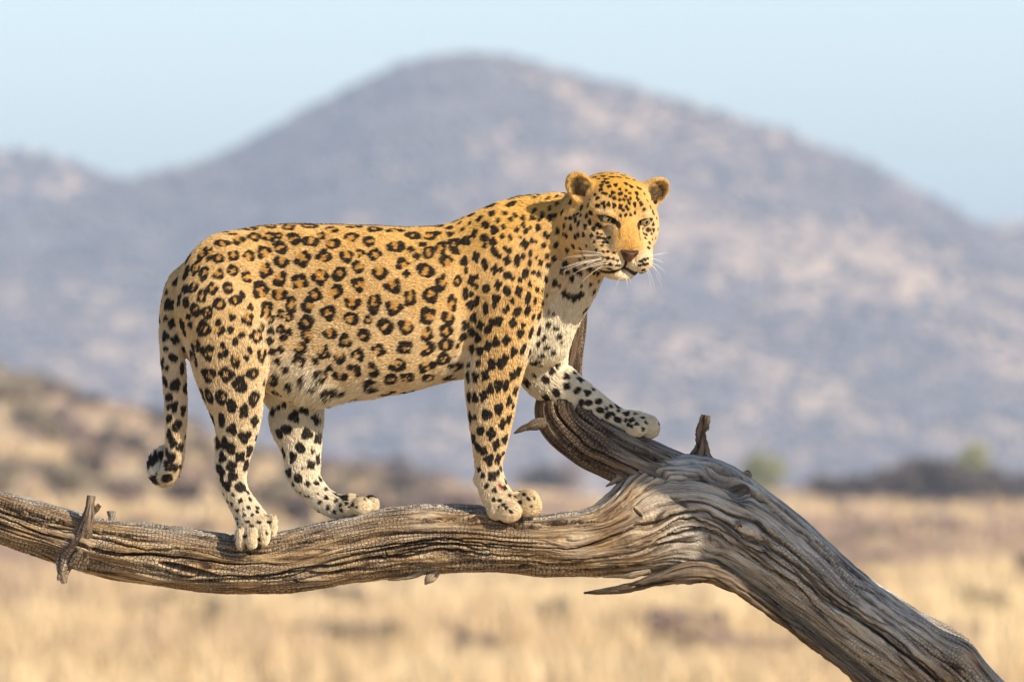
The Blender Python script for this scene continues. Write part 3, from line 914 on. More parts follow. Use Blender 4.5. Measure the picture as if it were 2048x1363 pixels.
# head, in its own frame: r to the animal's left, u up, f forward
YAW, PIT, ROL = math.radians(19), math.radians(14), math.radians(3)
fv = np.array([math.sin(YAW) * math.cos(PIT), -math.cos(YAW) * math.cos(PIT), -math.sin(PIT)])
rv = np.array([math.cos(YAW), math.sin(YAW), 0.0])
uv_ = np.cross(fv, rv)
rv, uv_ = rv * math.cos(ROL) - uv_ * math.sin(ROL), uv_ * math.cos(ROL) + rv * math.sin(ROL)
E0 = np.array([1238.0, -98.0, -432.0])


def to_head(p):
    q = p - E0
    return np.stack([q @ rv, q @ uv_, q @ fv], -1)


def from_head(r, u, f):
    return E0 + np.asarray(r)[..., None] * rv + np.asarray(u)[..., None] * uv_ + np.asarray(f)[..., None] * fv


hsl, X, Y, Z = box((1090, -210, -600), (1350, 60, -320))
qx, qy, qz = X - E0[0], Y - E0[1], Z - E0[2]
hr = (qx * rv[0] + qy * rv[1] + qz * rv[2]).astype(np.float32)
hu = (qx * uv_[0] + qy * uv_[1] + qz * uv_[2]).astype(np.float32)
hf = (qx * fv[0] + qy * fv[1] + qz * fv[2]).astype(np.float32)
ha = np.abs(hr)
HD = np.full(hr.shape, 60.0, np.float32)


def he(c, r, rot=0.0, rotf=0.0):
    """ellipsoid distance in the mirrored head frame; rot tilts it in the r-u plane, rotf in the u-f plane"""
    a, u, f = ha - c[0], hu - c[1], hf - c[2]
    if c[0] == 0:
        a = ha
    if rot:
        cs, sn = math.cos(rot), math.sin(rot)
        a, u = a * cs + u * sn, -a * sn + u * cs
    if rotf:
        cs, sn = math.cos(rotf), math.sin(rotf)
        f, u = f * cs + u * sn, -f * sn + u * cs
    a = a / r[0]; u = u / r[1]; f = f / r[2]
    k0 = np.sqrt(a * a + u * u + f * f) + 1e-6
    k1 = np.sqrt((a / r[0]) ** 2 + (u / r[1]) ** 2 + (f / r[2]) ** 2) + 1e-6
    return k0 * (k0 - 1) / k1


def hc(a, ra, b, rb, mirror=True):
    a = np.array(a, float); b = np.array(b, float); ba = b - a; L = float(ba @ ba)
    x = (ha if mirror else hr)
    h = np.clip(((x - a[0]) * ba[0] + (hu - a[1]) * ba[1] + (hf - a[2]) * ba[2]) / L, 0, 1)
    return np.sqrt((x - a[0] - h * ba[0]) ** 2 + (hu - a[1] - h * ba[1]) ** 2 + (hf - a[2] - h * ba[2]) ** 2) - (ra + (rb - ra) * h)


HD = he((0, 14, -52), (76, 60, 84))
HD = smin(HD, he((0, 19, -10), (56, 41, 48)), 22)                           # forehead
HD = smin(HD, he((48, -34, -30), (40, 54, 58)), 22)                         # cheekbone and jowl
HD = smin(HD, he((66, -36, -58), (40, 66, 44)), 14)                         # ruff
HD = smin(HD, hc((36, 17, 26), 17, (56, 12, 8), 16), 14)                    # brow
HD = smin(HD, hc((0, 8, 18), 30, (0, -46, 64), 26), 16)                     # bridge of the nose
HD = smin(HD, hc((14, -22, 45), 20, (17, -52, 64), 20), 10)
HD = smin(HD, he((29, -79, 52), (33, 27, 34)), 10)                          # whisker pads
HD = smin(HD, he((40, -62, 20), (30, 34, 38)), 16)
HD = smin(HD, he((0, -109, 42), (29, 14, 26)), 9)                           # chin
HD = smin(HD, hc((40, -74, -40), 32, (16, -96, 26), 23), 16)                # jaw
# mouth line, philtrum and nostril hollow
HD = smax(HD, -hc((0, -94, 82), 3.2, (22, -101, 74), 3.6), 3)
HD = smax(HD, -hc((22, -101, 74), 3.6, (50, -108, 40), 4.0), 3)
HD = smax(HD, -hc((0, -76, 88), 2.8, (0, -94, 84), 2.8), 3)
# eyes: a hollow under a heavy lid
HD = smax(HD, -he((39, -1, 42), (17.5, 9.5, 16), 0.14), 3)
HD = smin(HD, hc((23, 2.0, 44), 6.6, (38, 6.8, 41), 7.4), 4)
HD = smin(HD, hc((38, 6.8, 41), 7.4, (58, 8, 26), 6.8), 4)
HD = smin(HD, hc((26, -10, 41), 4.4, (42, -11.5, 36), 4.8), 4)
HD = smin(HD, hc((42, -11.5, 36), 4.8, (57, -3, 25), 5.0), 4)
# ears: hollow cups, open to the front
er = he((74, 40, -34), (42, 28, 16), 0.74)
er = smax(er, -he((76, 41, -19), (35.5, 23, 21), 0.74), 3)
er = smax(er, -(ha * 0.62 + hu - 46), 12)
HD = smin(HD, er, 11)
HD = smin(HD, hc((54, 36, -40), 22, (70, 42, -40), 17), 12)
FLD[hsl] = smin(FLD[hsl], HD, 9)
del hr, hu, hf, ha, HD, er


def surface_nets(Fd):
    ins = Fd < 0
    n = np.array(Fd.shape)
    cnt = np.zeros(n - 1, np.uint8)
    for a in (0, 1):
        for b in (0, 1):
            for c in (0, 1):
                cnt += ins[a:n[0] - 1 + a, b:n[1] - 1 + b, c:n[2] - 1 + c]
    act = (cnt > 0) & (cnt < 8)
    idx = np.argwhere(act).astype(np.int32)
    vid = np.full(n - 1, -1, np.int32)
    vid[act] = np.arange(len(idx), dtype=np.int32)
    acc = np.zeros((len(idx), 3)); num = np.zeros(len(idx))
    corners = [(a, b, c) for a in (0, 1) for b in (0, 1) for c in (0, 1)]
    val = {c: Fd[idx[:, 0] + c[0], idx[:, 1] + c[1], idx[:, 2] + c[2]] for c in corners}
    for c0 in corners:
        for ax in range(3):
            if c0[ax]:
                continue
            c1 = tuple(v + (1 if i == ax else 0) for i, v in enumerate(c0))
            a, b = val[c0], val[c1]
            m = (a < 0) != (b < 0)
            t = np.where(m, a / np.where(m, a - b, 1), 0)
            p = np.tile(np.array(c0, float), (len(idx), 1)); p[:, ax] += t
            acc[m] += p[m]; num += m
    V = (idx + acc / num[:, None])
    faces = []
    for ax in range(3):
        sl0 = [slice(1, n[i] - 1) for i in range(3)]; sl0[ax] = slice(0, n[ax] - 1)
        sl1 = list(sl0); sl1[ax] = slice(1, n[ax])
        A = ins[tuple(sl0)]; Bv = ins[tuple(sl1)]
        e = np.argwhere(A != Bv)
        fl = A[e[:, 0], e[:, 1], e[:, 2]]
        g = e + np.array([0 if i == ax else 1 for i in range(3)])
        u, w = [(1, 2), (2, 0), (0, 1)][ax]
        quad = []
        for du, dw in ((-1, -1), (0, -1), (0, 0), (-1, 0)):
            c = g.copy(); c[:, u] += du; c[:, w] += dw
            quad.append(vid[c[:, 0], c[:, 1], c[:, 2]])
        Q = np.stack(quad, 1)
        Q[~fl] = Q[~fl][:, ::-1]
        faces.append(Q)
    return V, np.concatenate(faces)


BV, BF = surface_nets(FLD)
BV = LO + BV * H
# keep the body only (drop specks), by largest vertical extent: none are expected
# surface normals from the field
def field_at(P):
    g = (P - LO) / H
    i = np.clip(np.floor(g).astype(int), 0, NG - 2); f = (g - i).astype(np.float32)
    r = 0
    for a in (0, 1):
        for b in (0, 1):
            for c in (0, 1):
                w = (f[:, 0] if a else 1 - f[:, 0]) * (f[:, 1] if b else 1 - f[:, 1]) * (f[:, 2] if c else 1 - f[:, 2])
                r = r + w * FLD[i[:, 0] + a, i[:, 1] + b, i[:, 2] + c]
    return r


def normals_at(P, e=3.0):
    n = np.stack([field_at(P + np.eye(3)[i] * e) - field_at(P - np.eye(3)[i] * e) for i in range(3)], 1)
    return n / (np.linalg.norm(n, axis=1)[:, None] + 1e-9)


BN = normals_at(BV)
# a little unevenness of muscle and loose skin
BV = BV + BN * (0.8 * fbm(BV[:, 0] / 34, BV[:, 1] / 34, BV[:, 2] / 34, 3, 2) * sstep(1120, 1090, BV[:, 0]))[:, None]

# ------------------------------------------------------------------ coat: where the spots are, colour, lie and length of the hair
def pts(txt, ox, oy, sc_):
    out = []
    for w in txt.split():
        f = ''.join(ch for ch in w if ch.isalpha()); x, y = w.rstrip('sbvhd').split(',')
        out.append((ox + float(x) / sc_, oy + float(y) / sc_, f))
    return out


HIND = pts("""885,110h 1015,115 1158,112h 1308,135 1450,112h 1600,128 755,128h 625,158h 785,185 885,185 950,178s 1053,200 1170,218 1237,175s 1317,238 1445,192
680,208 572,232h 487,305v 543,335 645,315 752,320 850,292 963,262 972,355 1115,335b 1262,322 1412,318 1505,300s 430,305v 387,398v 320,430v 450,438v 545,440 640,418 740,463
862,415 962,472 1095,495b 1235,457b 1370,440 1500,395 375,535v 320,545 505,540 612,535 830,550b 960,578 1200,583 1340,563 1498,515 435,590v 275,615v 325,630 555,648 662,620 708,580s
762,665s 1040,650v 1160,655 1290,705 1455,640 388,685 472,700 640,735s 742,745 870,690v 895,745s 975,715s 1022,735s 340,730s 355,785s 290,785v 447,812b 550,808v 628,820s 828,808s 1140,770
1445,745 1560,755s 800,865 900,825s 968,815s 1025,835s 990,872s 1150,855 1300,845 1530,860 390,925v 660,900s 703,855s 890,890s 315,840s 375,1020bv 475,975b 575,965v 755,957s 835,985v 660,1020v 735,1010s
910,970s 965,955s 1100,940 1255,970 1410,895 1370,1000 1490,990 1205,1030s 1090,1035 945,1030s 480,1125b 595,1120b 780,1115 685,1190b 700,1145s 855,1180s 1465,1095 1300,1080s 1240,1130 1110,1150s 905,1155
480,1270v 567,1275v 790,1285 635,1330 720,1340s 1370,1130 1290,1250b 1000,1090s 1190,1190s 1020,1200s 1390,1250s""", 280, 420, 3.408)
TAIL2 = pts("275,40b 225,130 262,205v 335,225v 220,200s 285,345b 222,290 225,410v 252,470 312,505 350,60v 235,580b 205,530s 258,660 300,650s 205,640v 210,740b 345,420s 205,30s", 280, 760, 3.786)
TAIL = TAIL2 + pts("180,740s 220,775v 245,885 180,945s 230,1005 290,1080v 250,1180 190,1075s 205,1270s 240,1330 320,1210v 215,650v 190,640v 175,860v 160,1040v 170,1160v 300,950s 185,560s", 280, 420, 3.408)
SHO = pts("""170,128 305,145h 435,175 545,175 600,165s 595,112h 680,125s 685,170s 750,92s 820,95s 770,135s 825,35h 885,60 968,30 925,105 1012,78s 140,220 315,255b 420,275s 500,240s 460,320s 540,290v 620,265v 710,240v
775,215v 803,215v 850,165v 918,195 920,250s 985,145 975,222 1048,120s 175,310 365,375 390,440s 210,430b 520,420b 660,355 730,290s 780,350v 793,418s 860,325v 920,375v 985,290 1018,320s 1062,270s 1090,285s 1095,190s 1040,185s
300,520b 415,600v 170,640bv 308,660b 630,500v 555,580b 735,490v 830,480v 865,460s 865,525s 790,575v 830,575s 820,650v 865,625v 700,640v 540,725b 675,740 525,850 655,830 245,800b 390,800b 195,960 380,940 530,945 655,920
640,1015 330,1055b 525,1060b 720,1070 160,1090 285,1155 390,1145 540,1145 690,1140 155,1200b 260,1250 400,1235 790,790 770,870 740,930s
930,540v 1010,515v 1070,555v 925,680v 995,610 985,655s 1072,350 990,410v 1030,410s 1075,450 1108,470s 1140,350v 1180,320s 1225,365s 1190,235 1240,215s 1150,560v 1105,625s 1055,690s 1075,675s 1140,695 1210,690 1160,480s
1195,440v 1250,430s 1215,605v 1260,625s 890,790 943,815v 870,875 830,835v 845,740v 975,765 1018,760v 1108,775 1180,790s 1160,845 1250,735s 1290,725v 940,930v 995,900v 1065,890 885,965 830,950v 1115,970v 1180,950v
1235,835v 1280,825v 1225,970v 965,1050 875,1045s 1030,1050v 1055,1030s 815,1055s""", 700, 420, 3.408)
NECK = pts("""1240,60 1310,45 1365,50v 1415,145v 1345,180 1280,130 1230,125s 1320,245 1405,240v 1345,320 1390,335 1350,380 1300,365 1270,325s 1285,440 1335,475v 1275,545 1310,555s 1225,510v 1310,640 1340,585s 1395,500bv 1465,370
1510,470 1430,520s 1385,710s 1355,695s 1460,570b 1490,590b 1520,600b 1550,595b 1575,578b 1130,40 1180,60v 1100,70 1140,140v 1200,150 1160,190s 1270,220s 1230,300 1180,110 1060,30 1250,20s 1290,75s""", 700, 420, 3.408)
CHEST = pts("1400,800h 1425,855h 1340,935h 1320,870v 1310,990h 1280,1030h 1385,970 1350,780v 1280,910v 1250,1040h 1440,900s", 700, 420, 3.408)
FORE = pts("""245,250v 307,240v 195,250 350,170v 342,335v 397,310bv 452,310v 495,245v 535,215v 515,350 295,380v 238,395v 200,385v 470,415v 400,470bv 318,505b 202,525v 238,528s 472,535v 500,450s 425,570v 275,615v 347,635bv
228,670v 440,675 385,710v 262,728 297,752 333,812b 397,810v 432,775s 457,720s 355,925 293,920s 265,880s 393,905s 318,992s 370,1020s 440,1005s 415,870s 450,960s 265,155s 200,170s 440,135v 415,160v""", 880, 680, 3.408)
FOREF = pts("""590,290b 718,268b 800,168 765,210 720,390b 790,355b 860,430b 860,245 955,265 935,340 1005,355 862,312 960,425 1012,425 1080,415 1045,335s 1090,475 990,490 1025,488s 1145,510 1180,500s 1210,540 1215,450 1215,480s
1270,495 1305,545 1265,545s 1305,585s 1280,575s 1330,500s 1380,525s 1400,560s 1385,605s 1340,570s 1135,465s 1165,450s 915,220s 685,170s 640,240s""", 880, 680, 3.408)
PAWF = pts("365,1085 408,1090 430,1120 450,1140 475,1055 515,1060 570,1050h 600,1080 545,1100 480,1165 530,1030 400,1130s 620,1130s 640,1075s", 880, 680, 3.408)
LEGH = pts("""765,50b 630,135bv 535,120v 480,105v 870,140b 708,205 793,240v 625,300v 705,370 555,290v 880,310 800,430b 700,515 650,480v 883,428s 598,480v 763,580 840,533 698,650 812,650 613,677 630,580v 705,725 623,745s 663,795 767,810""", 280, 760, 3.786)
FOOTH = pts("""708,870 635,860 825,845 765,910b 838,900 665,920 697,940 828,962 743,985 893,962 892,992 795,1018 855,1018 735,1045h 740,1080h 820,1070h 785,975s 755,1108h 690,995s 850,1098h 905,1070h 970,1025h 980,1070h""", 280, 760, 3.786)
LEGHF = pts("""1000,235 1045,205s 1088,188s 1030,100 1165,275b 1245,215b 1330,290b 1105,370b 1050,405 1265,405b 1348,440b 1215,510b 1080,555v 1155,580v 1295,640 1120,697 1195,740v 1350,597v 1268,782s 1333,778s 1365,748s""", 280, 760, 3.786)
FOOTHF = pts("""1405,822 1408,888 1483,910 1420,965v 1480,860 1228,665s 1305,535 1180,830s 1210,850s 1275,878s 1248,872s 1345,860s 1360,922 1470,995 1515,945 1560,932 1522,982 1608,940 1580,960s 1530,888 1155,785 1640,960s 1700,900s""", 280, 760, 3.786)
HEADS = pts("""765,203h 790,228h 715,235h 815,255h 750,253s 862,240h 880,238s 925,238h 790,280 825,290 775,315 840,325 895,312v 985,300 1030,320 1000,250h 960,225h 1055,265h 1090,335 870,380 935,390 770,352 800,383h 740,428
685,428 660,485v 605,505v 720,395s 850,410s 880,430 930,350s 985,360s 1015,380s 1075,380v 1080,430v 1020,430s 980,410s 1110,340s 930,440s 965,440s 1000,445s 835,480v 880,490v 935,500v 790,470 800,500s 740,490 1055,480v
1010,470s 985,500s 1000,520s 1110,470v 1135,520s 960,530s 935,575s 980,570s 1020,570s 1060,550s 1145,380s 1170,440s 1195,500s 1215,545 650,573v 570,555s 600,568s 515,590 553,605v 582,640v 640,665v 677,628v 710,685 517,670v
475,590s 463,655v 685,550v 690,745 620,735 577,735v 550,752v 535,830v 600,853 650,830s 715,795s 730,865s 475,740v 455,720s 625,910b 740,725s 545,570s 680,1015b 750,1050b 640,985s 715,1040 410,700v 393,815v 370,930 485,860v 470,975b
440,1040v 420,1160s 520,1100 490,1045 605,1160s 550,1020 575,1040 600,1058 430,360 400,390v 340,500v 310,350 265,350 215,410 250,380v 320,420v 400,460v 440,540v 275,550v 215,515 205,585 340,600v 300,720 385,560v 240,660v""", 1020, 300, 4.26)
FACE = pts("""790,880s 830,880s 880,890s 785,930s 830,935 875,940s 910,955s 800,985s 850,990 900,995s 930,998s 840,1025 870,1040s 1110,960h 1140,945h 1165,935s 1105,995h 1140,985h 1165,980s 760,760h 800,770h 840,760h 790,800s 780,830s
820,800h 740,650h 765,670h 1150,650h 1180,640h 1165,680h 1190,690s 1130,1035 1150,1045 1160,730s 1185,800 1180,840 745,770s 775,735s 1215,640b 1222,690b 1200,610s 1205,720s 1210,770s 1170,700s 1150,760s 1135,720s""", 1020, 300, 4.26)

OUT = []                                              # X, Z, half-size, elongation (u along), kind


def add_spots(lst, r, asp=1.0, sm=0.62):
    for x, y, f in lst:
        rr = r * (sm if 's' in f else 1.18 if 'b' in f else 1.0)
        e = 1.45 if 'v' in f else (0.62 if 'h' in f else asp)
        OUT.append((x, -y, rr, e))


add_spots([p for p in HIND if p[0] > 510 and p[1] < 660], 16.4); add_spots([p for p in HIND if p[0] <= 510], 13.8); add_spots([p for p in HIND if p[0] > 510 and p[1] >= 660], 15.0)
add_spots(TAIL, 11.0, 1.1); add_spots([p for p in SHO if p[0] < 915], 15.6, 1.0); add_spots([p for p in SHO if p[0] >= 915], 11.0, 1.2); add_spots(NECK, 7.2, 1.25); add_spots(CHEST, 7.5)
add_spots(FORE, 11.2, 1.15); add_spots(FOREF, 8.8); add_spots(PAWF, 5.2); add_spots(LEGH, 13.3, 1.1); add_spots(FOOTH, 5.2); add_spots(LEGHF, 11.4); add_spots(FOOTHF, 5.6)
add_spots(HEADS, 6.2, 1.1, 0.72); add_spots(FACE, 5.4, 0.72, 0.78)
OUT = np.array(OUT)

# put the spots of the near side on the skin: the first skin met going into the scene at that place
ix = np.clip(((OUT[:, 0] - LO[0]) / H).round().astype(int), 0, NG[0] - 1); iz = np.clip(((OUT[:, 1] - LO[2]) / H).round().astype(int), 0, NG[2] - 1)
col = FLD[ix, :, iz] < 0
hit = col.any(1)
yy = AX[1][col.argmax(1)]
SP = np.stack([OUT[:, 0], yy, OUT[:, 1]], 1)[hit]
SR = OUT[hit, 2]; SE = OUT[hit, 3]
SN = normals_at(SP, 5.0)


def region_radius(P):
    """usual spot size and spacing by place"""
    X, Y, Z = P.T; R = -Z
    r = np.full(len(P), 14.0)
    leg = sstep(740, 830, R)
    r = r * (1 - leg) + 10.5 * leg
    foot = sstep(930, 985, R)
    r = r * (1 - foot) + 5.0 * foot
    ff = sstep(1090, 1250, X) * sstep(690, 730, R)
    r = r * (1 - ff) + 5.0 * ff
    nk = sstep(1000, 1080, X) * (1 - sstep(620, 700, R))
    r = r * (1 - nk) + 7.5 * nk
    hd = sstep(1120, 1160, X) * (1 - sstep(560, 600, R))
    r = r * (1 - hd) + 5.0 * hd
    return r


# fill the rest of the skin (far side, back, inner legs) with spots at the same spacing
cand = BV[RNG.permutation(len(BV))[:14000]]
cr = region_radius(cand) * RNG.uniform(0.8, 1.15, len(cand))
hdl = to_head(cand)
face_c = (hdl[:, 2] > -20) & (hdl[:, 0] > -75) & (cand[:, 0] > 1150) & (cand[:, 2] > -575)
chosen_p = [p for p in SP]; chosen_r = [r for r in SR]
CP = np.array(chosen_p); CR = np.array(chosen_r)
new_p, new_r = [], []
cn = normals_at(cand, 5.0)
for p, r, fc, ny in zip(cand, cr, face_c, cn[:, 1]):
    if fc or (p[2] < -985 and p[0] > 640):
        continue
    lo_ = 1.15 if p[0] < 402 and p[2] > -700 else 2.6 if p[0] > 1060 and p[2] < -590 else 1.5 if p[0] > 880 and ny < -0.2 else 1.8 if ny < -0.2 else 1.45 if ny < 0.1 else 1.22
    d2 = ((CP - p) ** 2).sum(1)
    if (d2 < ((CR + r) * lo_ + 2.0) ** 2).any():
        continue
    CP = np.concatenate([CP, p[None]]); CR = np.append(CR, r)
    new_p.append(p); new_r.append(r)
new_p = np.array(new_p); new_r = np.array(new_r)
SP = np.concatenate([SP, new_p]); SR = np.concatenate([SR, new_r]); SE = np.concatenate([SE, RNG.uniform(0.85, 1.3, len(new_r))])
SN = np.concatenate([SN, normals_at(new_p, 5.0)])
SX, SRow = SP[:, 0], -SP[:, 2]
# open rosettes on back and flank, solid spots elsewhere
S_OPEN = (1 - sstep(660, 745, SRow)) * (1 - sstep(930, 1000, SX)) * sstep(395, 520, SX + 0.35 * (700 - SRow)) * (0.75 + 0.25 * sstep(640, 560, SRow))
S_OPEN = np.maximum(S_OPEN, 0.38 * (SX < 1090) * (SRow < 800) * (SX > 385) * (SR > 8))
S_OPEN = S_OPEN * (SR > 9.8) * (SX < 925)


def coat_pattern(P, rg):
    """0..1 darkness of spots and 0..1 tawny centre of rosettes at points P on the skin"""
    n = len(P)
    dark = np.zeros(n, np.float32); tawny = np.zeros(n, np.float32)
    w1 = vnoise(P[:, 0] / 5.5, P[:, 1] / 5.5, P[:, 2] / 5.5, 91); w2 = vnoise(P[:, 0] / 2.6, P[:, 1] / 2.6, P[:, 2] / 2.6, 92)
    w0 = vnoise(P[:, 0] / 13, P[:, 1] / 13, P[:, 2] / 13, 93)
    order = np.argsort(P[:, 0]); xs = P[order, 0]
    rs = np.random.default_rng(5)
    for c, nr, R, e, op in zip(SP, SN, SR, SE, S_OPEN):
        ph, k, gap, ph2 = rs.random() * 6.283, rs.integers(2, 5), rs.uniform(0.0, 0.95), rs.random() * 6.283
        m = 1.9 * R * max(e, 1)
        a, b = np.searchsorted(xs, (c[0] - m, c[0] + m))
        id_ = order[a:b]
        q = P[id_] - c
        id_ = id_[(np.abs(q[:, 1]) < m) & (np.abs(q[:, 2]) < m)]
        if len(id_) == 0:
            continue
        q = P[id_] - c
        up = np.array([0.12, 0, 1.0]); up = up - nr * (up @ nr); L = np.linalg.norm(up)
        up = up / L if L > 0.15 else np.array([1.0, 0, 0])
        sd_ = np.cross(nr, up)
        dn = q @ nr
        u = q @ up / math.sqrt(e); v = q @ sd_ * math.sqrt(e)
        rho = np.sqrt(u * u + v * v + 0.5 * dn * dn) / R
        phi = np.arctan2(v, u)
        rho = rho + min(1.0, R / 13.0) * (0.08 * w1[id_] + 0.03 * w2[id_] + 0.10 * w0[id_])
        if op > 0.25:
            r0 = 0.65; w = rs.uniform(0.34, 0.45) + 0.08 * (1 - op)
            ww = w * (0.82 + 0.30 * np.cos(k * phi + ph) - gap * 1.5 * sstep(0.45, 0.95, np.cos(phi - ph2)) - 0.5 * gap * sstep(0.75, 1.0, np.cos(phi - ph)))
            dd = ww - np.abs(rho - r0)
            if op < 0.6:
                dd = np.maximum(dd, 0.55 - rho - 0.35 * sstep(0.2, 0.6, np.cos(phi - ph2)) - 0.9 * op)
            tawny[id_] = np.maximum(tawny[id_], (1 - sstep(0.62, 0.85, rho)) * min(1, 0.35 + op))
        else:
            dd = 0.88 + 0.16 * np.cos(k * phi + ph) - rho
        s = np.clip(dd * R / 1.5 + 0.5, 0, 1)
        dark[id_] = np.maximum(dark[id_], s)
    return dark, tawny


# anchors: X, row, Y, reach, white, tawny saturation, hair length, lie dx, dy, dz
ANC = np.array([
    (380, 540, 0, 60, 0.10, 0.55, 8.5, -.6, 0, -.8), (430, 500, 0, 70, 0.05, 0.60, 8.5, -1, 0, -.35), (560, 470, 0, 80, 0.0, 0.75, 8.5, -1, 0, -.12), (720, 480, 0, 90, 0.0, 0.85, 8.5, -1, 0, -.1), (860, 490, 0, 80, 0.0, 0.95, 8.5, -1, 0, -.15),
    (560, 560, -80, 80, 0.08, 0.55, 8.5, -1, 0, -.2), (720, 570, -100, 90, 0.06, 0.60, 8.5, -1, 0, -.15), (860, 580, -100, 80, 0.05, 0.65, 8.5, -1, 0, -.2), (600, 650, -90, 70, 0.22, 0.45, 10.1, -1, 0, -.3), (760, 660, -105, 80, 0.20, 0.45, 10.1, -1, 0, -.25), (880, 670, -90, 60, 0.18, 0.5, 9.8, -.9, 0, -.5),
    (580, 735, -60, 40, 0.60, 0.2, 14.0, -.7, 0, -.8), (620, 780, -40, 45, 0.85, 0.1, 23.0, -.45, 0, -1), (700, 735, -80, 60, 0.28, 0.35, 10.5, -.8, 0, -.6), (720, 795, -40, 45, 0.80, 0.15, 19.7, -.5, 0, -.9), (820, 735, -80, 60, 0.22, 0.42, 9.8, -.9, 0, -.45), (840, 778, -30, 45, 0.55, 0.3, 12.6, -.6, 0, -.7), (660, 805, 0, 50, 1.0, 0.0, 23.0, -.4, 0, -1),
    (430, 620, -100, 70, 0.12, 0.5, 8.5, -.5, 0, -.9), (480, 640, -110, 60, 0.12, 0.5, 8.5, -.35, 0, -1), (470, 720, -110, 60, 0.22, 0.4, 9.2, -.1, 0, -1), (470, 800, -90, 50, 0.32, 0.38, 9.2, 0, 0, -1), (470, 870, -70, 40, 0.48, 0.3, 8.5, 0, 0, -1), (470, 940, -60, 40, 0.66, 0.2, 7.8, .1, 0, -1), (490, 1000, -50, 40, 0.78, 0.15, 7.0, .3, 0, -1), (515, 1060, -60, 36, 0.62, 0.32, 7.0, .2, -.5, -.9), (535, 660, -90, 40, 0.35, 0.4, 9.2, -.2, 0, -1),
    (590, 830, 30, 60, 0.78, 0.18, 9.2, 0, 0, -1), (600, 920, 20, 50, 0.85, 0.12, 8.5, 0.05, 0, -1), (640, 995, 10, 40, 0.90, 0.1, 7.0, .8, 0, -.6), (725, 1010, 10, 36, 0.62, 0.34, 7.0, 1, 0, -.15),
    (960, 450, -40, 60, 0.0, 1.0, 9.2, -.9, 0, -.4), (1040, 420, -30, 60, 0.0, 1.1, 10.1, -.8, 0, -.5), (960, 560, -110, 60, 0.05, 0.75, 8.5, -.5, 0, -.9), (1010, 640, -110, 60, 0.05, 0.75, 8.5, -.15, 0, -1), (1000, 740, -110, 50, 0.10, 0.68, 8.5, 0, 0, -1), (1020, 820, -90, 36, 0.14, 0.65, 8.5, 0, 0, -1), (950, 820, -80, 30, 0.32, 0.45, 8.5, 0, 0, -1), (985, 900, -80, 36, 0.26, 0.5, 7.8, 0, 0, -1), (980, 970, -60, 34, 0.52, 0.35, 7.0, .1, 0, -1), (1010, 1015, -70, 34, 0.52, 0.42, 7.0, .7, -.3, -.7), (1055, 1000, -60, 34, 0.45, 0.48, 7.0, .9, -.3, -.4), (925, 740, -60, 36, 0.62, 0.3, 14.0, -.5, 0, -.8),
    (1080, 500, -80, 60, 0.08, 0.85, 9.2, -.6, 0, -.8), (1060, 590, -90, 50, 0.06, 0.85, 9.2, -.3, 0, -.95), (1110, 560, -70, 50, 0.28, 0.55, 9.8, -.3, 0, -1), (1125, 610, -50, 40, 0.72, 0.25, 12.6, -.15, 0, -1), (1110, 660, -30, 40, 0.97, 0.0, 14.0, -.1, 0, -1), (1085, 700, -10, 40, 1.0, 0.0, 14.0, 0, 0, -1), (1160, 575, -60, 34, 0.70, 0.3, 11.2, -.3, 0, -1),
    (1090, 760, 20, 44, 0.88, 0.1, 10.1, .4, 0, -.7), (1130, 770, 20, 44, 0.95, 0.05, 9.2, .8, 0, -.55), (1190, 810, 20, 40, 0.90, 0.1, 7.8, .85, 0, -.5), (1250, 845, 20, 36, 0.78, 0.2, 7.0, .95, 0, -.25), (1300, 855, 30, 30, 0.75, 0.25, 7.0, 1, 0, -.3),
    (345, 600, -20, 40, 0.15, 0.5, 8.5, -.15, 0, -1), (350, 720, -40, 50, 0.40, 0.35, 9.8, .05, 0, -1), (352, 850, -30, 50, 0.42, 0.38, 9.8, 0, 0, -1), (340, 950, -5, 30, 0.52, 0.4, 11.2, -.6, .5, -.3), (318, 925, 30, 30, 1.0, 0.0, 12.6, .1, .2, 1),
    (1230, 370, -90, 36, 0.0, 1.1, 4.6, 0, 0, 0), (1255, 480, -130, 30, 0.04, 0.95, 3.9, 0, 0, 0), (1195, 420, -110, 34, 0.10, 0.8, 4.6, 0, 0, 0), (1170, 480, -80, 40, 0.2, 0.65, 6.2, 0, 0, 0), (1215, 500, -110, 28, 0.25, 0.6, 5.4, 0, 0, 0), (1235, 535, -130, 22, 0.55, 0.4, 4.6, 0, 0, 0), (1285, 530, -125, 22, 0.55, 0.4, 4.6, 0, 0, 0), (1255, 555, -120, 22, 0.98, 0.0, 7.0, 0, 0, -1), (1298, 470, -100, 26, 0.22, 0.6, 5.4, 0, 0, 0), (1145, 385, -50, 30, 0.05, 0.85, 5.0, 0, 0, 0), (1312, 390, -20, 30, 0.08, 0.75, 5.0, 0, 0, 0), (1190, 545, -70, 30, 0.4, 0.45, 8.5, 0, 0, 0),
], float)
APOS = np.stack([ANC[:, 0], ANC[:, 2], -ANC[:, 1]], 1)


def anchors_at(P):
    num = np.zeros((len(P), ANC.shape[1] - 4), np.float32); den = np.full(len(P), 1e-9, np.float32)
    for a, p in zip(ANC, APOS):
        q = P - p
        d2 = (q[:, 0] ** 2 + (0.45 * q[:, 1]) ** 2 + q[:, 2] ** 2) / a[3] ** 2
        w = (1.0 / (0.15 + d2) ** 3).astype(np.float32)
        den += w; num += w[:, None] * a[4:].astype(np.float32)
    return num / den[:, None]


def lin(*c):
    c = np.array(c) / 255.0
    return np.where(c <= 0.04045, c / 12.92, ((c + 0.055) / 1.055) ** 2.4)


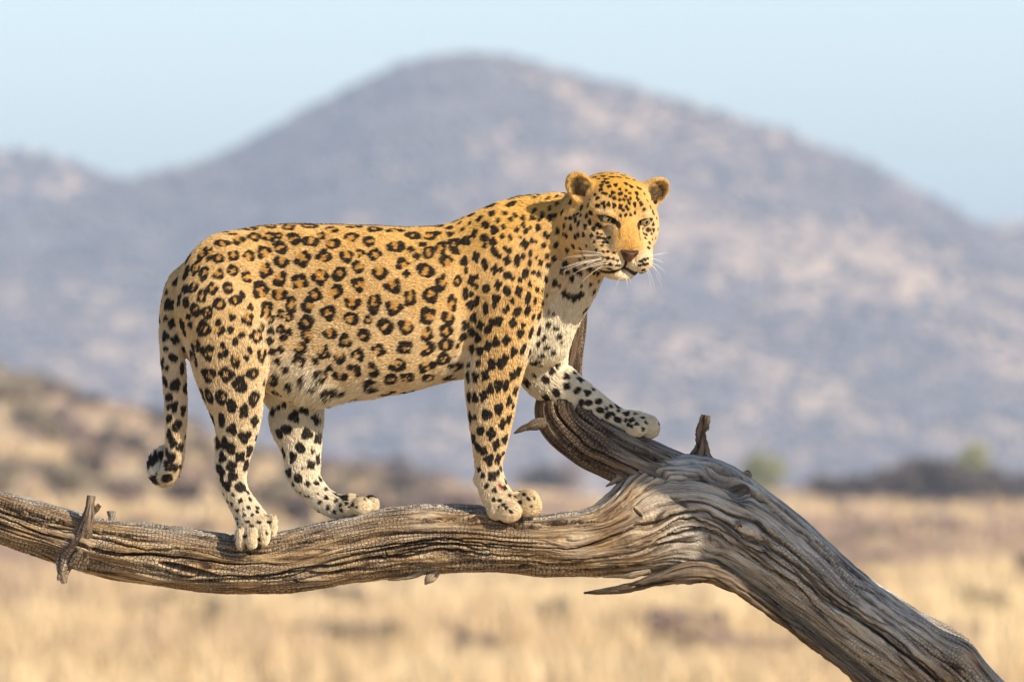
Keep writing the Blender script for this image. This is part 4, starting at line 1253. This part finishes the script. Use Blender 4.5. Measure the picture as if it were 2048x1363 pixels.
C_TAN = np.array([0.65, 0.455, 0.225]); C_GOLD = np.array([0.70, 0.385, 0.078]); C_WHITE = np.array([0.80, 0.705, 0.52])
C_BLACK = np.array([0.020, 0.015, 0.012]); C_TAWNY = np.array([0.56, 0.285, 0.062])


def coat_colour(P, rg, hair=False):
    an = anchors_at(P)
    white, sat = np.clip(an[:, 0], 0, 1), np.clip(an[:, 1], 0, 1.15)
    hd = to_head(P); hr_, hu_, hf_ = hd.T
    onhead = (P[:, 0] > 1105) & (hu_ > -128) & (hf_ > -120)
    ar = np.abs(hr_)
    dark, tawny = coat_pattern(P, rg)
    base = C_TAN + (C_GOLD - C_TAN) * np.clip(sat * (0.82 + 0.18 * onhead), 0, 1.1)[:, None]
    # pale fur above the eyes, on chin and whisker pads; gold on the bridge of the nose
    def blob(c, s):
        return np.exp(-((ar - c[0]) ** 2 / s[0] ** 2 + (hu_ - c[1]) ** 2 / s[1] ** 2 + (hf_ - c[2]) ** 2 / s[2] ** 2)) * onhead
    white = np.maximum(white, 0.5 * blob((44, 15, 30), (17, 6, 26)))
    white = np.maximum(white, 0.5 * blob((36, -18, 42), (17, 6, 26)))
    white = np.maximum(white, 0.95 * blob((12, -82, 78), (12, 10, 24)))
    white = np.maximum(white, 1.0 * blob((0, -112, 50), (32, 14, 40)))
    white = np.maximum(white, 0.45 * blob((30, -76, 62), (18, 14, 28)))
    col = base + (C_WHITE - base) * np.clip(white, 0, 1)[:, None]
    col = col + (C_TAWNY - col) * (tawny * (1 - 0.8 * np.clip(white * 1.6, 0, 1)))[:, None]
    # brown bloom on the bridge of the nose
    bl = np.exp(-(ar / 20.0) ** 2 - ((hu_ + 38) / 18.0) ** 2) * onhead * (hf_ > 45) * np.clip(0.45 + 0.8 * vnoise(P[:, 0] / 9, P[:, 1] / 9, P[:, 2] / 6, 71), 0, 1)
    col = col + (np.array([0.33, 0.19, 0.075]) - col) * (0.6 * bl)[:, None]
    # dark line along the spine
    spine = (P[:, 0] > 400) & (P[:, 0] < 1080)
    sp = np.exp(-(P[:, 1] / 15.0) ** 2) * spine * (normals_cache(P)[:, 2] > 0.7) * (vnoise(P[:, 0] / 16, 0, 0, 8) > -0.45)
    dark = np.maximum(dark, np.clip(sp * 1.5, 0, 1))
    # eye rims and tear mark, lips, ear backs and hollows, tail tip rings
    er_ = ((ar - 40) / 17.0) ** 2 + ((hu_ + 2 - 0.12 * (ar - 40)) / 7.6) ** 2
    dark = np.maximum(dark, (1 - sstep(0.75, 1.25, er_)) * onhead * (hf_ > 5))
    dark = np.maximum(dark, (1 - sstep(0.6, 1.2, ((ar - 22) / 4.6) ** 2 + ((hu_ + 8) / 7.5) ** 2)) * onhead * (hf_ > 25) * 0.9)
    lip = np.minimum(np.abs(hu_ + 94 + 7.5 * (1 - np.exp(-(ar / 18.0) ** 2)) + 0.13 * ar), 30)
    dark = np.maximum(dark, (1 - sstep(2.2 + 0.06 * ar, 4.4 + 0.09 * ar, lip)) * (ar < 52) * onhead * (hf_ > 26) * 0.95)
    dark = np.maximum(dark, (1 - sstep(1.5, 3.2, ar)) * (hu_ < -72) * (hu_ > -96) * onhead * (hf_ > 60))
    earb = onhead * (ar > 60) * (hu_ > 28)
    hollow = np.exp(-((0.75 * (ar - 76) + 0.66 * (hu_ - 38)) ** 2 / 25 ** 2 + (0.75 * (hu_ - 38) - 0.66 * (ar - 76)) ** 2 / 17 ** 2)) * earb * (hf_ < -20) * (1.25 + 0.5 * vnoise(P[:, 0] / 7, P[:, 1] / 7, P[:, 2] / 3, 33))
    # thin dark line down from the inner corner of the eye, darker seams on the nose and cheek folds
    tl = np.exp(-((ar - 20 + 0.10 * (hu_ + 8)) / 2.2) ** 2) * (hu_ < -4) * (hu_ > -34) * onhead * (hf_ > 30)
    dark = np.maximum(dark, 0.55 * tl)
    lid = np.exp(-((hu_ - 3.2 - 0.14 * (ar - 40) + 0.012 * (ar - 40) ** 2) / 1.9) ** 2) * (np.abs(ar - 40) < 20) * onhead * (hf_ > 10)
    dark = np.maximum(dark, 0.9 * lid)
    dark = np.where(earb > 0, dark * 0.15, dark)
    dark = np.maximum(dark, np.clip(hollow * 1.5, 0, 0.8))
    t_tip = np.hypot(P[:, 0] - 335, (-P[:, 2]) - 925)
    tip = (P[:, 0] < 345) & (P[:, 1] > 6) & (P[:, 2] < -860)
    ring = np.sin((-P[:, 2] - 900) / 7.2 + 0.08 * (P[:, 0] - 320) + 1.2 * vnoise(P[:, 0] / 9, P[:, 1] / 9, P[:, 2] / 9, 4)) > -0.15
    dark = np.where(tip, ring * 1.0, dark)
    # a small raw graze on the near foreleg
    gr = np.exp(-((P[:, 0] - 1002 - 0.5 * (-P[:, 2] - 972)) / 4.0) ** 2 - ((-P[:, 2] - 972) / 7.0) ** 2) * (P[:, 1] < -60)
    col = col * (1 - np.clip(gr * 1.4, 0, 1))[:, None] + np.array([0.35, 0.05, 0.04]) * np.clip(gr * 1.4, 0, 1)[:, None]
    var = 1 + 0.10 * vnoise(P[:, 0] / 22, P[:, 1] / 22, P[:, 2] / 22, 14) + 0.06 * vnoise(P[:, 0] / 6, P[:, 1] / 6, P[:, 2] / 6, 15)
    if hair:
        var = var * rg.uniform(0.78, 1.14, len(P))
        dark = np.clip(dark + rg.normal(0, 0.10, len(P)), 0, 1)
        dark = np.where(dark > 0.5, np.minimum(1, dark * 1.1), dark * 0.9)
    col = col * var[:, None]
    out = col + (C_BLACK - col) * np.clip(dark, 0, 1)[:, None]
    return out, an, hd, onhead


_nc = [None, None]


def normals_cache(P):
    if _nc[0] is not P:
        _nc[0] = P; _nc[1] = normals_at(P)
    return _nc[1]


leopard = empty("leopard", (float((760 - 1024) * S), 0.0, float(EYE + (HORIZON - 1040) * S)),
                label="spotted leopard standing on the dead limb with head turned and one forepaw raised", category="leopard")


def wpos(P):
    """field coordinates -> metres"""
    return np.stack([(P[:, 0] - 1024) * S, P[:, 1] * S, EYE + (HORIZON + P[:, 2]) * S], 1)


def leo_part(name, data, parent=None, **kw):
    o = obj(name, data, **kw)
    if parent is None:
        thing_parent(o, leopard)
    else:
        o.parent = parent
    return o


def mat_coat(name, rough, spec):
    g = NT(name)
    at = g.n("ShaderNodeAttribute", attribute_name="coat")
    g.l(at.outputs["Color"], g.b.inputs["Base Color"])
    g.b.inputs["Roughness"].default_value = rough
    g.b.inputs["Specular IOR Level"].default_value = spec
    return g.m


M_skin = mat_coat("coat_skin", 0.8, 0.15)
M_fur = mat_coat("coat_fur", 0.6, 0.12)

bc, an_b, hd_b, oh_b = coat_colour(BV, np.random.default_rng(1))
body_me = mesh_from("body", wpos(BV - BN * 2.2), BF, M_skin)
color_attr(body_me, "coat", bc)
leo_part("body", body_me)

# fur: short hairs rooted on the skin
NH = 520000
rg = np.random.default_rng(2)
qa = BV[BF]
fa = np.linalg.norm(np.cross(qa[:, 2] - qa[:, 0], qa[:, 3] - qa[:, 1]), axis=1)
hdq = to_head(qa.mean(1))
fa = fa * np.where((hdq[:, 2] > -70) & (hdq[:, 1] > -130) & (qa[:, 0, 0] > 1140), 1.9, 1.0)
fi = rg.choice(len(BF), NH, p=fa / fa.sum())
u, v = rg.random((2, NH))[:, :, None]
c4 = qa[fi]
root = (c4[:, 0] * (1 - u) + c4[:, 1] * u) * (1 - v) + (c4[:, 3] * (1 - u) + c4[:, 2] * u) * v
del qa, c4
hc_, an_h, hd_h, oh_h = coat_colour(root, rg, True)
nrm = normals_cache(root)
# no hair in the eyes, on the nose leather or in the mouth
ar_h = np.abs(hd_h[:, 0])
bad = oh_h & (((((ar_h - 40) / 16.5) ** 2 + ((hd_h[:, 1] + 1) / 7.0) ** 2 < 1) & (hd_h[:, 2] > 10))
              | ((ar_h < 16) & (hd_h[:, 1] > -76) & (hd_h[:, 1] < -53) & (hd_h[:, 2] > 80)))
keep = ~bad
root, hc_, an_h, hd_h, oh_h, nrm = root[keep], hc_[keep], an_h[keep], hd_h[keep], oh_h[keep], nrm[keep]
NH = len(root)
flow = an_h[:, 3:6].astype(float)
# on the face the hair runs back from the nose
nose = from_head(0.0, -56.0, 92.0)
away = root - nose; away = away / (np.linalg.norm(away, axis=1)[:, None] + 1e-6)
wf = (oh_h * sstep(1150, 1185, root[:, 0]))[:, None] * np.ones((1, 3))
flow = flow * (1 - wf) + away * wf
flow = flow + 0.09 * np.stack([vnoise(root[:, 0] / 20, root[:, 1] / 20, root[:, 2] / 20, s_) for s_ in (51, 52, 53)], 1)
flow = flow + rg.normal(0, 0.11, flow.shape)
flow = flow - nrm * (flow * nrm).sum(1)[:, None]
flow /= np.linalg.norm(flow, axis=1)[:, None] + 1e-6
ln = an_h[:, 2] * rg.uniform(0.65, 1.2, NH)
tilt = np.clip(0.25 + 0.09 * rg.normal(0, 1, NH) + 0.012 * np.maximum(ln - 16, 0), 0.12, 0.9)
d0 = flow * np.cos(tilt)[:, None] + nrm * np.sin(tilt)[:, None]
long_ = sstep(18, 34, ln)[:, None]
droop = np.array([0, 0, -1.0])[None] * 0.35 * long_
p0 = root - nrm * 1.5
p1 = p0 + d0 * (ln * 0.34)[:, None]
p2 = p1 + (d0 - nrm * 0.10 + droop * 0.5) * (ln * 0.33)[:, None]
p3 = p2 + (d0 - nrm * 0.20 + droop) * (ln * 0.33)[:, None]
PTS = wpos(np.stack([p0, p1, p2, p3], 1).reshape(-1, 3))
hcv = bpy.data.hair_curves.new("fur")
hcv.add_curves([4] * NH)
hcv.attributes["position"].data.foreach_set("vector", PTS.astype(np.float32).ravel())
ra = hcv.attributes.get("radius") or hcv.attributes.new("radius", 'FLOAT', 'POINT')
rr = np.tile(np.array([0.62, 0.58, 0.42, 0.10]), NH) * np.repeat(rg.uniform(0.75, 1.15, NH), 4) * S
ra.data.foreach_set("value", rr.astype(np.float32))
# the outer half of each hair takes the colour of the place it lies over, so the spots keep clean edges
rg3 = np.random.default_rng(8)
tip_c = coat_colour(root + flow * (ln * 0.62 * sstep(30, 12, ln))[:, None], rg3, True)[0]
ca = hcv.attributes.new("coat", 'FLOAT_COLOR', 'POINT')
CC = np.ones((NH, 4, 4), np.float32)
CC[:, 0, :3] = hc_; CC[:, 1, :3] = 0.6 * hc_ + 0.4 * tip_c; CC[:, 2, :3] = tip_c; CC[:, 3, :3] = tip_c
ca.data.foreach_set("color", CC.ravel())
hcv.materials.append(M_fur)
leo_part("fur", hcv, kind="stuff")


# eyes, nose, whiskers
def uv_sphere(nu=24, nv=14):
    t = np.linspace(0, math.pi, nv); p = np.linspace(0, 2 * math.pi, nu, endpoint=False)
    T, P_ = np.meshgrid(t, p, indexing='ij')
    return np.stack([np.sin(T) * np.cos(P_), np.sin(T) * np.sin(P_), np.cos(T)], -1).reshape(-1, 3), grid_faces(nv, nu, True)


M_eye = mat_plain("eye_dark_rim", (0.02, 0.016, 0.013), 0.12)
M_eye.node_tree.nodes["Principled BSDF"].inputs["Specular IOR Level"].default_value = 0.5
M_iris = mat_plain("eye_iris_olive", (0.23, 0.19, 0.08), 0.10, 0.25, 400.0)
M_iris.node_tree.nodes["Principled BSDF"].inputs["Specular IOR Level"].default_value = 0.6
M_pupil = mat_plain("eye_pupil", (0.006, 0.006, 0.006), 0.08)
M_nose = mat_coat("nose_leather", 0.5, 0.3)
M_whisk = mat_plain("whisker_white", (0.85, 0.80, 0.70), 0.5)
sv, sf = uv_sphere()
gaze = np.array([0.34, -0.18, 1.0]); gaze /= np.linalg.norm(gaze)
for sgn in (-1, 1):
    c = np.array([sgn * 39.5, -1.5, 29.0])
    loc = sv * 14.5 + c
    W = from_head(loc[:, 0], loc[:, 1], loc[:, 2])
    eye = leo_part("eye", mesh_from("eye", wpos(W), sf, M_eye))
    gz = np.array([0.22 + 0.10 * sgn, -0.10, 1.0]); gz /= np.linalg.norm(gz)
    t1 = np.cross(gz, (0, 1.0, 0)); t1 /= np.linalg.norm(t1); t2 = np.cross(t1, gz)
    for nm, cap, rad_, mt in (("iris", 0.82, 14.9, M_iris), ("pupil", 0.22, 15.2, M_pupil)):
        tt = np.linspace(0, cap, 7); pp = np.linspace(0, 2 * math.pi, 24, endpoint=False)
        T2, P2 = np.meshgrid(tt, pp, indexing='ij')
        L = c + rad_ * (np.cos(T2)[..., None] * gz + np.sin(T2)[..., None] * (np.cos(P2)[..., None] * t1 + np.sin(P2)[..., None] * t2))
        L = L.reshape(-1, 3)
        leo_part(nm, mesh_from(nm, wpos(from_head(L[:, 0], L[:, 1], L[:, 2])), grid_faces(7, 24, True), mt), eye)

# nose leather: a broad wedge narrowing to the lip, with two nostrils
nu, nv = 33, 21
uu, vv = np.meshgrid(np.linspace(-1, 1, nu), np.linspace(0, 1, nv), indexing='ij')
half = 22.0 * (1 - 0.80 * vv ** 1.3)
rr_ = uu * half
un = -54.0 - 23.0 * vv + 3.0 * uu * uu * (1 - vv)
fn = 97.5 - 11.0 * np.abs(uu) ** 2.0 * (1 - 0.6 * vv) - 9.0 * vv ** 1.4 - 3.0 * (1 - sstep(0, 0.18, vv))
fn -= 4.2 * np.exp(-((np.abs(uu) - 0.62) / 0.20) ** 2 - ((vv - 0.34) / 0.20) ** 2)
fn -= 1.4 * np.exp(-(uu / 0.10) ** 2) * sstep(0.3, 0.7, vv)
edge_in = np.maximum(sstep(0.86, 1.0, np.abs(uu)), np.maximum(1 - sstep(0, 0.08, vv), sstep(0.93, 1.0, vv)))
fn -= 9.0 * edge_in
W = wpos(from_head(rr_.ravel(), un.ravel(), fn.ravel()))
nm_ = mesh_from("nose", W, grid_faces(nu, nv)[:, ::-1], M_nose)
nost = np.exp(-((np.abs(uu) - 0.66) / 0.20) ** 2 - ((vv - 0.36 - 0.25 * (0.66 - np.abs(uu))) / 0.20) ** 2)
rim = np.maximum(np.maximum(sstep(0.70, 0.92, np.abs(uu)), 1 - sstep(0.03, 0.16, vv)), np.exp(-(uu / 0.07) ** 2) * sstep(0.35, 0.6, vv))
nk = np.clip(np.maximum(nost * 1.3, rim * 0.85), 0, 1).reshape(-1, 1)
color_attr(nm_, "coat", np.array([[0.125, 0.052, 0.03]]) * (1 - nk) + np.array([[0.015, 0.010, 0.009]]) * nk)
leo_part("nose", nm_)

WH = [(-30, -64, 62, -74, -4, -8), (-34, -66, 58, -92, -20, -8), (-30, -72, 62, -100, -40, 4), (-34, -74, 56, -96, -30, 6), (-28, -76, 64, -84, -36, 14), (-36, -78, 52, -84, -26, 4), (-30, -82, 62, -62, -46, 18),
      (-36, -70, 54, -70, -14, -4), (-26, -80, 66, -72, -20, 22), (-38, -84, 48, -56, -10, 12), (-33, -68, 58, -60, -30, 20),
      (30, -64, 62, 58, 6, 2), (34, -66, 58, 52, -16, 4), (30, -72, 62, 56, -46, 6), (34, -74, 56, 58, -26, 2), (28, -76, 64, 40, -60, 16), (36, -78, 52, 52, -52, 8), (32, -80, 60, 30, -58, 14), (34, -70, 56, 44, -38, 10),
      (-6, -112, 52, -8, -34, 14), (6, -112, 54, 6, -26, 14), (10, -110, 50, 12, -20, 10)]
for k, (r0, u0, f0, dr, du, df) in enumerate(WH):
    t = np.linspace(0, 1, 14)
    P_ = from_head(r0 + dr * t, u0 - 4 + 5 * np.sin(t * math.pi * 0.6) + du * t ** 1.7, f0 + 12 + df * t - 14 * t * t)
    Vw, Fw = tube_mesh(wpos(P_), (0.46 * (1 - t) ** 0.6 + 0.08) * S, 5)
    leo_part("whisker", mesh_from("whisker", Vw, Fw, M_whisk))

# ------------------------------------------------------------------ haze of the dry-season air
def haze_box():
    x0, x1, y0, y1, z0, z1 = -14500.0, 14500.0, -14500.0, 14500.0, -8.0, 330.0
    V = np.array([(x, y, z) for x in (x0, x1) for y in (y0, y1) for z in (z0, z1)])
    F = np.array([(0, 1, 3, 2), (4, 6, 7, 5), (0, 4, 5, 1), (2, 3, 7, 6), (0, 2, 6, 4), (1, 5, 7, 3)])
    m = bpy.data.materials.new("haze_air")
    m.use_nodes = True
    t = m.node_tree
    t.nodes.clear()
    out = t.nodes.new("ShaderNodeOutputMaterial")
    pv = t.nodes.new("ShaderNodeVolumePrincipled")
    pv.inputs["Color"].default_value = (0.67, 0.81, 1.0, 1)
    pv.inputs["Density"].default_value = 1.7e-4
    pv.inputs["Anisotropy"].default_value = 0.0
    t.links.new(pv.outputs[0], out.inputs["Volume"])
    obj("haze", mesh_from("haze", V, F, m, False), kind="stuff", label="thin blue haze of dry air between plain and mountain", category="haze")


haze_box()
